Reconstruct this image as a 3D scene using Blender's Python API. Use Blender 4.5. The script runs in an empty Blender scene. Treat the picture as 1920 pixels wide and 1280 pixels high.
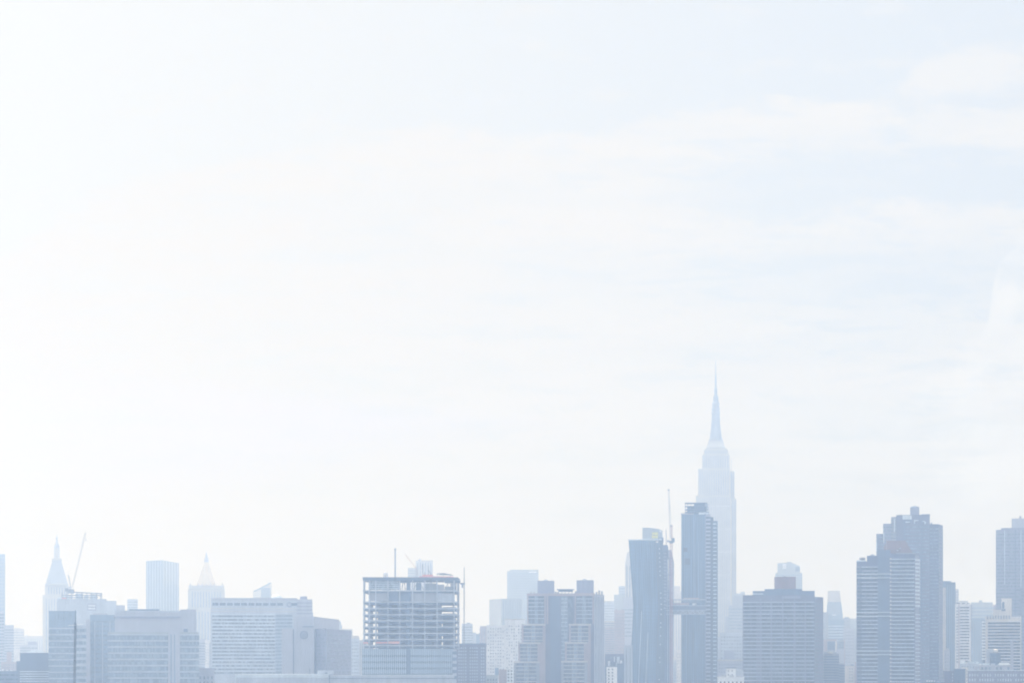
import bpy, math, random
from mathutils import Vector
R = math.radians
random.seed(7)
sc = bpy.context.scene
COL = sc.collection

# ------------------------------------------------------------------ camera
F = 4600.0            # focal length in pixels of the 1920 px wide photograph
HZ = 1250.0           # photo row of the horizon
CZ = 23.0             # eye height above the river
cam_d = bpy.data.cameras.new('camera')
cam = bpy.data.objects.new('camera', cam_d); COL.objects.link(cam)
cam_d.sensor_width = 36.0; cam_d.lens = F / 1920 * 36
cam_d.shift_x = 0.0; cam_d.shift_y = (HZ - 640) / 1920
cam_d.clip_start = 1.0; cam_d.clip_end = 60000
cam.location = (0, 0, CZ); cam.rotation_euler = (R(90), 0, 0)
sc.camera = cam

# ------------------------------------------------------------------ exposure
sc.view_settings.view_transform = 'Standard'
sc.view_settings.look = 'None'
sc.view_settings.exposure = 0.80
sc.view_settings.gamma = 1.0
sc.view_settings.use_curve_mapping = False
sc.render.engine = 'CYCLES'
sc.cycles.use_denoising = True
sc.cycles.volume_bounces = 2
sc.cycles.max_bounces = 6
sc.cycles.diffuse_bounces = 2
sc.cycles.glossy_bounces = 2
sc.cycles.transmission_bounces = 2
sc.cycles.transparent_max_bounces = 8
sc.render.film_transparent = False
sc.cycles.pixel_filter_type = 'BLACKMAN_HARRIS'; sc.cycles.filter_width = 1.9

# ------------------------------------------------------------------ sun and sky
SUN_AZ = -30.0        # degrees from the view axis (+Y), negative = to the left
SUN_EL = 46.0
saz, sel = R(SUN_AZ), R(SUN_EL)
sdir = Vector((math.sin(saz) * math.cos(sel), math.cos(saz) * math.cos(sel), math.sin(sel)))
sun_d = bpy.data.lights.new('sun', 'SUN')
sun_d.energy = 4.3; sun_d.angle = R(0.5); sun_d.color = (1.0, 0.98, 0.95)
sun = bpy.data.objects.new('sun', sun_d); COL.objects.link(sun)
sun.rotation_euler = (-sdir).to_track_quat('-Z', 'Y').to_euler()
sun.location = sdir * 3000

# the summer haze over the river
HAZE_COL = (.355, .50, .745); HAZE_ABS = (.80, .45, .0)
HAZE_DEN = 3.75e-4
HAZE_G = 0.45
HAZE_END = 4350.0
FAR_AIR = (1.21, 1.045, 1.005); FAR_AIR_L = (1.29, 1.135, 1.10); FAR_UP = (.85, .90, .95); FAR_UP_L = (2.1, 2.0, 1.94)
BLUE_SKY = (6.0, 7.8, 10.5)
WHITE_L = (.988, .992, .998); WHITE_R = (.915, .93, .95)
AIR_L = (.935, .972, .995); AIR_R = (.805, .872, .945)

world = bpy.data.worlds.new('World'); sc.world = world; world.use_nodes = True
W = world.node_tree; W.nodes.clear()
def wn(t, **k):
    n = W.nodes.new(t)
    for a, v in k.items(): setattr(n, a, v)
    return n
def wlink(a, b): W.links.new(a, b)
def wm(op, a, b=None, c=None, clamp=False):
    n = wn('ShaderNodeMath', operation=op, use_clamp=clamp)
    for i, v in enumerate((a, b, c)):
        if v is None: continue
        if isinstance(v, (int, float)): n.inputs[i].default_value = v
        else: wlink(v, n.inputs[i])
    return n.outputs[0]
def wstep(v, lo, hi):
    n = wn('ShaderNodeMapRange', interpolation_type='SMOOTHSTEP')
    wlink(v, n.inputs['Value'])
    n.inputs['From Min'].default_value = lo; n.inputs['From Max'].default_value = hi
    return n.outputs[0]
def wmix(f, a, b):
    n = wn('ShaderNodeMix', data_type='RGBA')
    if isinstance(f, float): n.inputs[0].default_value = f
    else: wlink(f, n.inputs[0])
    for s, v in ((6, a), (7, b)):
        if isinstance(v, tuple): n.inputs[s].default_value = v + (1,)
        else: wlink(v, n.inputs[s])
    return n.outputs[2]
sky = wn('ShaderNodeTexSky', sky_type='NISHITA', sun_disc=False)
sky.sun_elevation = sel; sky.sun_rotation = saz
sky.altitude = 20; sky.air_density = 1.0; sky.dust_density = 4.0; sky.ozone_density = 1.5
tc = wn('ShaderNodeTexCoord')
sep = wn('ShaderNodeSeparateXYZ'); wlink(tc.outputs['Generated'], sep.inputs[0])
ycl = wm('MAXIMUM', sep.outputs['Y'], 0.15)
A_ = wm('DIVIDE', sep.outputs['X'], ycl)          # tangent of azimuth off the view axis
E_ = wm('DIVIDE', sep.outputs['Z'], ycl)          # tangent of elevation
def noise(sx, sy, detail, off=0.0, rough=.55, dist=0.0):
    cb = wn('ShaderNodeCombineXYZ')
    wlink(wm('MULTIPLY_ADD', A_, sx, off), cb.inputs[0]); wlink(wm('MULTIPLY_ADD', E_, sy, off * .37), cb.inputs[1])
    n = wn('ShaderNodeTexNoise'); wlink(cb.outputs[0], n.inputs['Vector'])
    n.inputs['Scale'].default_value = 1.0; n.inputs['Detail'].default_value = detail
    n.inputs['Roughness'].default_value = rough; n.inputs['Distortion'].default_value = dist
    return wm('SUBTRACT', n.outputs['Fac'], .5)
def curve(points):   # a cloud edge: [(azimuth tangent in thousandths, elevation tangent)]
    fc = wn('ShaderNodeFloatCurve')
    wlink(wm('MULTIPLY_ADD', A_, 2.0, 0.5, True), fc.inputs['Value'])   # -.25...25 -> 0..1
    c = fc.mapping.curves[0]
    pts = [((a * 2 + .5), e * 3) for a, e in points]
    while len(c.points) < len(pts): c.points.new(.5, .5)
    for p, q in zip(c.points, pts): p.location = q
    fc.mapping.update()
    return wm('DIVIDE', fc.outputs[0], 3.0)
def sk(px, py): return ((px - 960) / F, (HZ - py) / F)
def edge(line, soft_lo, soft_hi, wob):   # 1 below the line, 0 above it
    d = wm('ADD', wm('SUBTRACT', curve([sk(*p) for p in line]), E_), wob)
    return wstep(d, soft_lo, soft_hi)
wob_big = wm('MULTIPLY', noise(14, 60, 5, 3.1), .016)
wob_fine = wm('MULTIPLY', noise(60, 170, 9, 7.7, .68, .5), .024)
wob = wm('ADD', wob_big, wob_fine)
main = edge([(-190, 560), (0, 470), (200, 352), (420, 296), (640, 252), (900, 240), (1100, 235), (1250, 208), (1450, 182), (1650, 190), (1920, 190), (2100, 185)], -.002, .006, wob)
gap_top = edge([(-190, 300), (1000, 360), (1190, 330), (1330, 305), (1480, 282), (1700, 288), (1920, 292), (2100, 290)], -.006, .008, wob)
gap_bot = edge([(-190, 260), (1000, 340), (1190, 398), (1330, 408), (1480, 408), (1620, 392), (1760, 384), (1920, 372), (2100, 360)], -.003, .006, wob)
gap_on = wstep(A_, .03, .11)
gap = wm('MULTIPLY', wm('MULTIPLY', gap_top, wm('SUBTRACT', 1.0, gap_bot)), gap_on)
veil_top = edge([(-190, 520), (600, 520), (1100, 470), (1500, 462), (1920, 455), (2100, 450)], -.010, .012, wob)
veil_bot = edge([(-190, 560), (600, 600), (1100, 580), (1500, 575), (1920, 568), (2100, 560)], -.008, .010, wob)
veil = wm('MULTIPLY', wm('MULTIPLY', veil_top, wm('SUBTRACT', 1.0, veil_bot)), wstep(A_, -.15, .2))
wis_t = edge([(-190, 200), (1600, 190), (1680, 165), (1730, 108), (1820, 82), (1920, 84), (2100, 70)], -.004, .006, wob)
wis_b = edge([(-190, 200), (1600, 180), (1680, 175), (1730, 182), (1820, 172), (1920, 148), (2100, 130)], -.004, .006, wob)
wisp = wm('MULTIPLY', wm('MULTIPLY', wis_t, wm('SUBTRACT', 1.0, wis_b)), .8)
spots = wm('MULTIPLY', wstep(noise(26, 75, 6, 11.3, .6), .03, .22), .45)
low = wm('MULTIPLY', wstep(noise(9, 55, 7, 19.3, .62, .4), -.10, .18), wm('MULTIPLY', wstep(E_, .02, .12), .42))
mid_hole = wm('MULTIPLY', wstep(noise(22, 120, 9, 5.9, .68, .4), -.02, .16), wm('MULTIPLY', wm('MULTIPLY', main, wstep(E_, .02, .13)), .62))
clo = wm('MAXIMUM', main, wm('MAXIMUM', wisp, spots))
clo = wm('SUBTRACT', clo, wm('MULTIPLY', gap, .85))
clo = wm('SUBTRACT', clo, wm('MULTIPLY', veil, .60))
clo = wm('SUBTRACT', clo, mid_hole)
clo = wm('SUBTRACT', clo, wm('MULTIPLY', low, main), None, True)
# a cumulus head standing low on the right
cum_c = noise(55, 55, 8, 2.2, .6)
cum_e = curve([sk(*p) for p in [(-190, 1200), (1500, 1100), (1700, 760), (1800, 650), (1850, 590), (1868, 505), (1885, 470), (1925, 450), (2100, 420)]])
cum_m = wm('MULTIPLY', wstep(wm('ADD', wm('SUBTRACT', cum_e, E_), wm('MULTIPLY', cum_c, .028)), -.001, .003), wstep(A_, .13, .20))
cum_tex = wm('MULTIPLY', cum_m, wstep(noise(40, 40, 8, 8.8, .6), -.16, .14))
clo = wm('MAXIMUM', clo, wm('MULTIPLY', cum_tex, .9))
# brightness of thin cloud and air falls off away from the sun
glow = wm('SUBTRACT', 1.0, wstep(A_, -.20, .26))
K = 0.1 * 2 ** sc.view_settings.exposure            # what one unit of sky colour becomes in the picture
def vmath(op, a, b):
    n = wn('ShaderNodeVectorMath', operation=op)
    for i, v in enumerate((a, b)):
        if isinstance(v, tuple): n.inputs[i].default_value = v
        else: wlink(v, n.inputs[i])
    return n.outputs[0]
def scale(col, fac):
    n = wn('ShaderNodeVectorMath', operation='SCALE')
    if isinstance(col, tuple): n.inputs[0].default_value = col
    else: wlink(col, n.inputs[0])
    if isinstance(fac, float): n.inputs['Scale'].default_value = fac
    else: wlink(fac, n.inputs['Scale'])
    return n.outputs[0]
# white cloud and the milky summer air between the clouds, both brighter towards the sun
white = wmix(glow, WHITE_R, WHITE_L)
air = wmix(glow, AIR_R, AIR_L)
air = wmix(.06, air, scale(sky.outputs[0], K))
seen = vmath('ADD', wmix(clo, air, white), scale((.040, .036, .028), cum_tex))
# haze glow is subtracted and haze loss divided out of the sky colour
path = wm('MINIMUM', wm('DIVIDE', 437.0, wm('MAXIMUM', E_, .03)), HAZE_END)
tc3 = wn('ShaderNodeCombineXYZ')                    # what share of each colour comes through the haze
for i in range(3):
    ext = HAZE_DEN * (HAZE_COL[i] + (1 - HAZE_COL[i]) * (1 - math.sqrt(HAZE_ABS[i])))
    wlink(wm('EXPONENT', wm('MULTIPLY', path, -ext)), tc3.inputs[i])
tr = tc3.outputs[0]
far = vmath('ADD', wmix(glow, FAR_AIR, FAR_AIR_L), scale(wmix(glow, FAR_UP, FAR_UP_L), wm('MAXIMUM', E_, 0.0)))
deep = vmath('SUBTRACT', seen, vmath('MULTIPLY', far, vmath('SUBTRACT', (1.0, 1.0, 1.0), tr)))
deep = vmath('DIVIDE', scale(deep, 1.0 / K), tr)
ahead = vmath('MAXIMUM', deep, (.3, .3, .3))
# away from the sun the sky is blue, brightened to fill the shaded fronts
col = wmix(wstep(sep.outputs['Y'], -.25, .35), BLUE_SKY, ahead)
bg = wn('ShaderNodeBackground'); bg.inputs['Strength'].default_value = 0.10
wlink(col, bg.inputs['Color'])
out = wn('ShaderNodeOutputWorld'); wlink(bg.outputs[0], out.inputs['Surface'])
world.cycles.sampling_method = 'MANUAL'; world.cycles.sample_map_resolution = 512

# ------------------------------------------------------------------ materials
def new_mat(name):
    m = bpy.data.materials.new(name); m.use_nodes = True
    nt = m.node_tree
    return m, nt, nt.nodes['Principled BSDF']
def mt(name, rgb, rough=.8, var=.18, metal=0.0, streak=.12, scale_=.09):
    m, nt, p = new_mat(name)
    g = nt.nodes.new('ShaderNodeNewGeometry')
    n1 = nt.nodes.new('ShaderNodeTexNoise'); n1.inputs['Scale'].default_value = scale_; n1.inputs['Detail'].default_value = 6
    nt.links.new(g.outputs['Position'], n1.inputs['Vector'])
    mp = nt.nodes.new('ShaderNodeMapping'); mp.inputs['Scale'].default_value = (.7, .7, .035)
    nt.links.new(g.outputs['Position'], mp.inputs['Vector'])
    n2 = nt.nodes.new('ShaderNodeTexNoise'); n2.inputs['Scale'].default_value = 1.0; n2.inputs['Detail'].default_value = 3
    nt.links.new(mp.outputs[0], n2.inputs['Vector'])
    def rng(src, amt):
        r = nt.nodes.new('ShaderNodeMapRange'); nt.links.new(src, r.inputs['Value'])
        r.inputs['From Min'].default_value = .25; r.inputs['From Max'].default_value = .75
        r.inputs['To Min'].default_value = 1 - amt; r.inputs['To Max'].default_value = 1 + amt
        return r.outputs[0]
    mu = nt.nodes.new('ShaderNodeMath'); mu.operation = 'MULTIPLY'
    nt.links.new(rng(n1.outputs['Fac'], var), mu.inputs[0]); nt.links.new(rng(n2.outputs['Fac'], streak), mu.inputs[1])
    v = nt.nodes.new('ShaderNodeVectorMath'); v.operation = 'SCALE'
    v.inputs[0].default_value = rgb; nt.links.new(mu.outputs[0], v.inputs['Scale'])
    nt.links.new(v.outputs[0], p.inputs['Base Color'])
    p.inputs['Roughness'].default_value = rough; p.inputs['Metallic'].default_value = metal
    return m
def mw(name, dark, blind, share, cw=1.6, ch=3.3, rough=.25):
    """glazing whose single panes differ: some blinds are down, some rooms are dark"""
    m, nt, p = new_mat(name)
    g = nt.nodes.new('ShaderNodeNewGeometry')
    v = nt.nodes.new('ShaderNodeVectorMath'); v.operation = 'MULTIPLY'; v.inputs[1].default_value = (1 / cw, 1 / cw, 1 / ch)
    nt.links.new(g.outputs['Position'], v.inputs[0])
    f = nt.nodes.new('ShaderNodeVectorMath'); f.operation = 'FLOOR'; nt.links.new(v.outputs[0], f.inputs[0])
    w = nt.nodes.new('ShaderNodeTexWhiteNoise'); nt.links.new(f.outputs[0], w.inputs['Vector'])
    n1 = nt.nodes.new('ShaderNodeTexNoise'); n1.inputs['Scale'].default_value = .06; n1.inputs['Detail'].default_value = 3
    nt.links.new(g.outputs['Position'], n1.inputs['Vector'])
    ad = nt.nodes.new('ShaderNodeMath'); ad.operation = 'MULTIPLY_ADD'; ad.inputs[1].default_value = .8; nt.links.new(n1.outputs['Fac'], ad.inputs[0])
    nt.links.new(w.outputs['Value'], ad.inputs[2])
    cr = nt.nodes.new('ShaderNodeMapRange'); nt.links.new(ad.outputs[0], cr.inputs['Value'])
    cr.inputs['From Min'].default_value = 1.4 - share - .25; cr.inputs['From Max'].default_value = 1.4 - share + .25
    mx = nt.nodes.new('ShaderNodeMix'); mx.data_type = 'RGBA'
    nt.links.new(cr.outputs[0], mx.inputs[0]); mx.inputs[6].default_value = dark + (1,); mx.inputs[7].default_value = blind + (1,)
    nt.links.new(mx.outputs[2], p.inputs['Base Color'])
    p.inputs['Roughness'].default_value = rough
    return m
M = {}
M['concrete'] = mt('concrete', (.38, .40, .43))
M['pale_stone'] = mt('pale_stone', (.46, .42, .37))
M['limestone'] = mt('limestone', (.43, .38, .28), .85, .08, 0, .06)
M['grey_stone'] = mt('grey_stone', (.26, .26, .27))
M['white_brick'] = mt('white_brick', (.66, .64, .61))
M['white'] = mt('white_panel', (.62, .62, .61), .6)
M['cream'] = mt('cream_brick', (.58, .53, .47))
M['pink_brick'] = mt('pink_brick', (.33, .26, .25))
M['brown_brick'] = mt('brown_brick', (.125, .125, .165))
M['dark_brick'] = mt('dark_brick', (.09, .10, .15))
M['mauve_panel'] = mt('mauve_panel', (.225, .23, .285), .7, .08)
M['mauve_light'] = mt('mauve_light_panel', (.36, .36, .39), .7, .07)
M['red_brick'] = mt('red_brick', (.215, .135, .125))
M['blue_panel'] = mt('blue_panel', (.09, .12, .17), .5)
M['slate'] = mt('slate', (.09, .125, .18), .6)
M['steel'] = mt('steel', (.16, .17, .18), .5)
M['dark_steel'] = mt('dark_steel', (.05, .055, .06), .5)
M['light_metal'] = mt('light_metal', (.50, .54, .56), .5)
M['gold'] = mt('gold_tile', (.68, .53, .30), .5, .12)
M['netting'] = mt('pink_netting', (.62, .26, .24), .9, .25, 0, .1, .5)
M['orange'] = mt('orange_net', (.60, .30, .24), .9)
M['yellow'] = mt('yellow_sheathing', (.62, .58, .16), .8, .1)
M['crane_white'] = mt('crane_paint', (.45, .44, .44), .5)
M['crane_red'] = mt('crane_red_paint', (.35, .15, .13), .5)
M['glass_blue'] = mt('blue_glass', (.06, .095, .13), .18, .25, 0, .35, .05)
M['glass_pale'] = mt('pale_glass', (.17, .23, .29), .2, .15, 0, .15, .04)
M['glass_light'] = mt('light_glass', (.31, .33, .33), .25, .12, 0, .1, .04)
M['glass_dark'] = mt('dark_glass', (.035, .05, .07), .18, .25, 0, .3, .06)
M['copper_glass'] = mt('curtain_glass', (.06, .12, .19), .15, .22, 0, .5, .035)
M['opening'] = mt('dark_opening', (.03, .035, .045), .6, .3)
M['win'] = mw('window_glass', (.06, .08, .11), (.30, .34, .37), .30, 1.1)
M['win_mid'] = mw('window_glass_mid', (.12, .16, .20), (.24, .29, .33), .40, 1.0, 3.0)
M['win_dark'] = mw('window_glass_dark', (.04, .055, .08), (.12, .15, .19), .22, 1.2)
M['win_pale'] = mw('window_glass_pale', (.16, .19, .22), (.28, .32, .34), .45, 1.2)
M['asphalt'] = mt('asphalt', (.05, .05, .052), .9)
M['soil'] = mt('city_ground', (.12, .12, .115), .95, .3, 0, .1, .01)
mwat, nt, p = new_mat('river_water')
p.inputs['Base Color'].default_value = (.03, .05, .055, 1); p.inputs['Roughness'].default_value = .12
g = nt.nodes.new('ShaderNodeNewGeometry'); n = nt.nodes.new('ShaderNodeTexNoise'); n.inputs['Scale'].default_value = .6; n.inputs['Detail'].default_value = 6
nt.links.new(g.outputs['Position'], n.inputs['Vector']); bp = nt.nodes.new('ShaderNodeBump'); bp.inputs['Strength'].default_value = .5
nt.links.new(n.outputs['Fac'], bp.inputs['Height']); nt.links.new(bp.outputs[0], p.inputs['Normal'])
M['water'] = mwat

# ------------------------------------------------------------------ helpers
def wx(px, Y): return (px - 960) / F * Y
def wz(py, Y): return CZ + (HZ - py) / F * Y
class MB:
    """collects solids, builds ONE mesh object"""
    def __init__(s): s.v = []; s.f = []
    def prism(s, pts, z0, z1, pts1=None):
        pts1 = pts1 or pts; n = len(pts); b = len(s.v)
        s.v += [(x, y, z0) for x, y in pts] + [(x, y, z1) for x, y in pts1]
        s.f += [tuple(b + i for i in reversed(range(n))), tuple(b + n + i for i in range(n))]
        s.f += [(b + i, b + (i + 1) % n, b + n + (i + 1) % n, b + n + i) for i in range(n)]
        return s
    def box(s, x0, x1, y0, y1, z0, z1):
        return s.prism([(x0, y0), (x1, y0), (x1, y1), (x0, y1)], z0, z1)
    def bar(s, a, b, r, r2=None, n=4):
        a, b = Vector(a), Vector(b); d = (b - a).normalized()
        u = d.cross(Vector((0, 0, 1)) if abs(d.z) < .9 else Vector((0, 1, 0))).normalized(); w = d.cross(u)
        k = len(s.v); r2 = r if r2 is None else r2
        for c, q in ((a, r), (b, r2)):
            for i in range(n):
                t = 2 * math.pi * (i + .5) / n
                s.v.append(tuple(c + (u * math.cos(t) + w * math.sin(t)) * q))
        s.f += [tuple(k + i for i in range(n)), tuple(k + n + i for i in reversed(range(n)))]
        s.f += [(k + i, k + n + i, k + n + (i + 1) % n, k + (i + 1) % n) for i in range(n)]
        return s
    def lathe(s, cx, cy, prof, n=16, rot=0.0):
        k = len(s.v)
        for r, z in prof:
            for i in range(n):
                t = 2 * math.pi * i / n + rot
                s.v.append((cx + r * math.cos(t), cy + r * math.sin(t), z))
        for j in range(len(prof) - 1):
            for i in range(n):
                a, b = k + j * n + i, k + j * n + (i + 1) % n
                s.f.append((a, b, b + n, a + n))
        s.f += [tuple(k + i for i in reversed(range(n))), tuple(k + (len(prof) - 1) * n + i for i in range(n))]
        return s
    def mesh(s, name, m):
        me = bpy.data.meshes.new(name); me.from_pydata(s.v, [], s.f); me.update()
        me.materials.append(M[m]); return me
def ob(name, me, parent=None, loc=(0, 0, 0), label=None):
    o = bpy.data.objects.new(name, me); COL.objects.link(o); o.location = loc
    if parent: o.parent = parent
    if label: o['label'] = label
    return o
def structure(name, me):
    o = ob(name, me); o['kind'] = 'structure'; return o

class Blk: pass
def offset(pts, o):
    cx = sum(p[0] for p in pts) / len(pts); cy = sum(p[1] for p in pts) / len(pts)
    r = []
    n = len(pts)
    for i in range(n):   # mitred outward offset of a convex outline
        a, b, c = Vector(pts[i - 1]), Vector(pts[i]), Vector(pts[(i + 1) % n])
        def nrm(p, q):
            d = (q - p).normalized(); k = Vector((d.y, -d.x))
            return k if k.dot((p + q) / 2 - Vector((cx, cy))) > 0 else -k
        n1, n2 = nrm(a, b), nrm(b, c)
        m = (n1 + n2); m = m / max(.3, m.dot(n1))
        q = b + m * o; r.append((q.x, q.y))
    return r
class Thing:
    """one building or machine: an Empty at its base, its parts are children"""
    def __init__(s, name, label, cat, Y, px, group=None, D=30, z=0.0):
        s.Y, s.D = Y, D
        s.ox, s.oy, s.oz = wx(px, Y), Y, z
        s.root = bpy.data.objects.new(name, None); COL.objects.link(s.root)
        s.root.empty_display_size = 5
        s.root.location = (s.ox, s.oy, s.oz)
        s.turn = -math.atan2(s.ox, s.oy)        # the river fronts look across at the far bank
        s.root.rotation_euler = (0, 0, s.turn)
        s.root['label'] = label; s.root['category'] = cat
        if group: s.root['group'] = group
    def put(s, name, mb, m, parent=None, label=None):
        mb.v = [(x - s.ox, y - s.oy, z - s.oz) for x, y, z in mb.v]
        return ob(name, mb.mesh(name, m), parent or s.root, label=label)
    def copies(s, o, offs):
        for d in offs:
            c = o.copy(); COL.objects.link(c); c.parent = o.parent
            c.location = (o.location.x + d[0], o.location.y + d[1], o.location.z + d[2])
    # ---- blocks, given as the silhouette seen from the far bank
    def block(s, part, x0, x1, top, m, bot=None, dY=0.0, D=None, sil=False, x0b=None, x1b=None, parent=None, label=None, topr=None):
        Y = s.Y + dY; D = s.D if D is None else D
        Xl, Xr = wx(x0, Y), wx(x1, Y); k = 1.0
        pts = [(Xl, Y), (Xr, Y), (Xr, Y + D), (Xl, Y + D)]
        return s._mk(part, pts, top, m, bot, Y, parent, label)
    def poly(s, part, pts, top, m, bot=None, parent=None, label=None):
        w = []
        for px, d in pts:
            vx, vy = wx(px, s.Y + d) - s.ox, s.Y + d - s.oy; c, n = math.cos(-s.turn), math.sin(-s.turn)
            w.append((s.ox + c * vx - n * vy, s.oy + n * vx + c * vy))
        return s._mk(part, w, top, m, bot, s.Y, parent, label)
    def _mk(s, part, pts, top, m, bot, Y, parent, label):
        b = Blk(); b.pts, b.Y = pts, Y
        b.z1 = wz(top, Y); b.z0 = -.5 if bot is None else wz(bot, Y)
        if part:
            b.o = s.put(part, MB().prism(pts, b.z0, b.z1), m, parent, label)
        return b
    # ---- horizontal bands round a block
    def rows(s, b, y0, y1, pitch, th, m, name='window_band', o=.15, x0=None, x1=None, inn=None):
        Y = b.Y; n = max(1, int((y1 - y0) / pitch) + 1)
        za, zb = wz(y0 + th, Y), wz(y0, Y)
        if x0 is None: mb = MB().prism(offset(b.pts, o), za, zb)
        else: mb = MB().box(wx(x0, Y), wx(x1, Y), Y - o, Y + .6, za, zb)
        ob_ = s.put(name, mb, m)
        s.copies(ob_, [(0, 0, -pitch / F * Y * i) for i in range(1, min(n, 100))])
        return ob_
    def face(s, b, i):   # i-th wall of a block
        A, B = Vector(b.pts[i]), Vector(b.pts[(i + 1) % len(b.pts)])
        d = (B - A); L = d.length; d /= L; nn = Vector((d.y, -d.x))
        c = sum((Vector(p) for p in b.pts), Vector((0, 0))) / len(b.pts)
        if nn.dot((A + B) / 2 - c) < 0: nn = -nn
        return A, d, nn, L
    def fbox(s, mb, fc, u0, u1, z0, z1, o=.15, inn=.5):
        A, d, nn, L = fc
        p = [A + d * u0 + nn * o, A + d * u1 + nn * o, A + d * u1 - nn * inn, A + d * u0 - nn * inn]
        return mb.prism([(q.x, q.y) for q in p], z0, z1)
    def cols(s, b, n, y0, y1, w, m, name='window_column', i=0, u0=.04, u1=.96, o=.2):
        """n vertical strips, each w of a bay wide, evenly over wall i"""
        fc = s.face(b, i); L = fc[3]; bay = L * (u1 - u0) / n
        st = L * u0 + bay * (1 - w) / 2
        o1 = s.put(name, s.fbox(MB(), fc, st, st + bay * w, wz(y1, b.Y), wz(y0, b.Y), o), m)
        s.copies(o1, [(fc[1].x * bay * k, fc[1].y * bay * k, 0) for k in range(1, min(n, 100))])
    def wins(s, b, nx, y0, y1, ny, w, h, m, name='window', i=0, u0=.04, u1=.96, o=.12, keep=None):
        """a grid of single windows on wall i; past a hundred the rest become one part"""
        fc = s.face(b, i); L = fc[3]; bay = L * (u1 - u0) / nx; fh = (y1 - y0) / F * b.Y / ny
        cells = [(r, c) for r in range(ny) for c in range(nx) if keep is None or keep(r, c)]
        proto = None; rest = MB(); nr = 0
        for k, (r, c) in enumerate(cells):
            du, dz = bay * c, -fh * r
            ua = L * u0 + bay * (1 - w) / 2; zt = wz(y0, b.Y) - fh * (1 - h) / 2
            if k >= 100:
                s.fbox(rest, fc, ua + du, ua + du + bay * w, zt - fh * h + dz, zt + dz, o); nr += 1
            elif proto is None:
                proto = s.put(name, s.fbox(MB(), fc, ua + du, ua + du + bay * w, zt - fh * h + dz, zt + dz, o), m); r0, c0 = du, dz
            else:
                s.copies(proto, [(fc[1].x * (du - r0), fc[1].y * (du - r0), dz - c0)])
        if nr:
            q = s.put(name, rest, m); q['kind'] = 'stuff'
    def parapet(s, b, m, h=1.2, o=.25, name='parapet'):
        s.put(name, MB().prism(offset(b.pts, o), b.z1 - .02, b.z1 + h), m)
    def clutter(s, b, n, m='grey_stone', seed=0, hmax=4.0):
        """small plant boxes, each a part, on the roof"""
        rr = random.Random(seed); xs = [p[0] for p in b.pts]; ys = [p[1] for p in b.pts]
        W_ = max(xs) - min(xs); D_ = max(ys) - min(ys)
        for k in range(n):
            cx = min(xs) + W_ * (.12 + .76 * (k + rr.random() * .7) / n); cy = min(ys) + D_ * rr.uniform(.25, .7)
            w = min(W_ * .2, rr.uniform(2, 5)); h = rr.uniform(.35, 1) * hmax
            if rr.random() < .35:
                mb = MB().lathe(cx, cy, [(w * .4, b.z1), (w * .4, b.z1 + h * .7), (.2, b.z1 + h)], 10); nm = 'water_tank'
            else:
                mb = MB().box(cx - w / 2, cx + w / 2, cy - w / 2, cy + w / 2, b.z1 - .01, b.z1 + h)
                mb.box(cx - w / 3, cx - w / 6, cy - w / 4, cy + w / 4, b.z1 + h - .01, b.z1 + h + .5); nm = 'roof_plant'
            s.put(nm, mb, m)
def lattice(mb, a, b, w, n, r=.12, tri=False):
    """a square lattice beam from a to b"""
    a, b = Vector(a), Vector(b); d = (b - a).normalized()
    u = d.cross(Vector((0, 1, 0))).normalized(); v = d.cross(u)
    cs = [u * w / 2 + v * w / 2, u * w / 2 - v * w / 2, -u * w / 2 - v * w / 2, -u * w / 2 + v * w / 2]
    for c in cs: mb.bar(a + c, b + c, r)
    for k in range(n):
        p, q = a.lerp(b, k / n), a.lerp(b, (k + 1) / n)
        for i in range(4):
            mb.bar(p + cs[i], q + cs[(i + 1) % 4], r * .7)
            mb.bar(p + cs[i], p + cs[(i + 1) % 4], r * .7)
    return mb

# ------------------------------------------------------------------ ground and water
structure('ground', MB().box(-4400, 4400, 1150, 4300, -2, 0).mesh('ground', 'soil'))
structure('river_water', MB().box(-4400, 4400, 25, 1150, -3, -1.6).mesh('river_water', 'water'))
structure('riverbank', MB().box(-4400, 4400, -560, 25, -3, 0).mesh('riverbank', 'soil'))
structure('riverside_road', MB().box(-4400, 4400, 1165, 1185, -.5, .1).mesh('riverside_road', 'asphalt'))

# ================================================================== BUILDINGS, left to right
T = Thing
# far left edge
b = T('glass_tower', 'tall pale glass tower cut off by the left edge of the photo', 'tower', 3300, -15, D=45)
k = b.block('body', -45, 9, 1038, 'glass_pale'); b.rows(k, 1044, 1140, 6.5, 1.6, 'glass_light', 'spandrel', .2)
b = T('apartment_tower', 'mauve grey tower at the left edge, lower than the pale glass tower behind it', 'tower', 2600, -15, D=30)
k = b.block('body', -45, 7, 1145, 'mauve_light'); b.rows(k, 1150, 1270, 6, 3, 'win_mid')
b = T('apartment_building', 'flat topped grey slab beside the tower at the left edge', 'building', 2800, 16, D=30)
k = b.block('body', 4, 25.5, 1173.5, 'mauve_light'); b.parapet(k, 'mauve_light', 1.5); b.rows(k, 1179, 1245, 5, 2, 'win_mid')
b = T('apartment_building', 'pink brick low block at the foot of the flat topped slab, far left', 'building', 2350, 18, D=25)
k = b.block('body', 3, 32, 1240, 'pink_brick'); b.wins(k, 7, 1243, 1263, 4, .4, .5, 'win_mid'); b.block('stair_tower', 15, 24, 1221, 'pink_brick', bot=1240, dY=6, D=10, sil=False)
b = T('low_building', 'low slate building with white rooftop machines in the bottom left corner', 'building', 1750, 10, D=25)
k = b.block('body', -30, 33, 1257, 'slate'); b.rows(k, 1263, 1280, 8, 3, 'win_dark')
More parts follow.
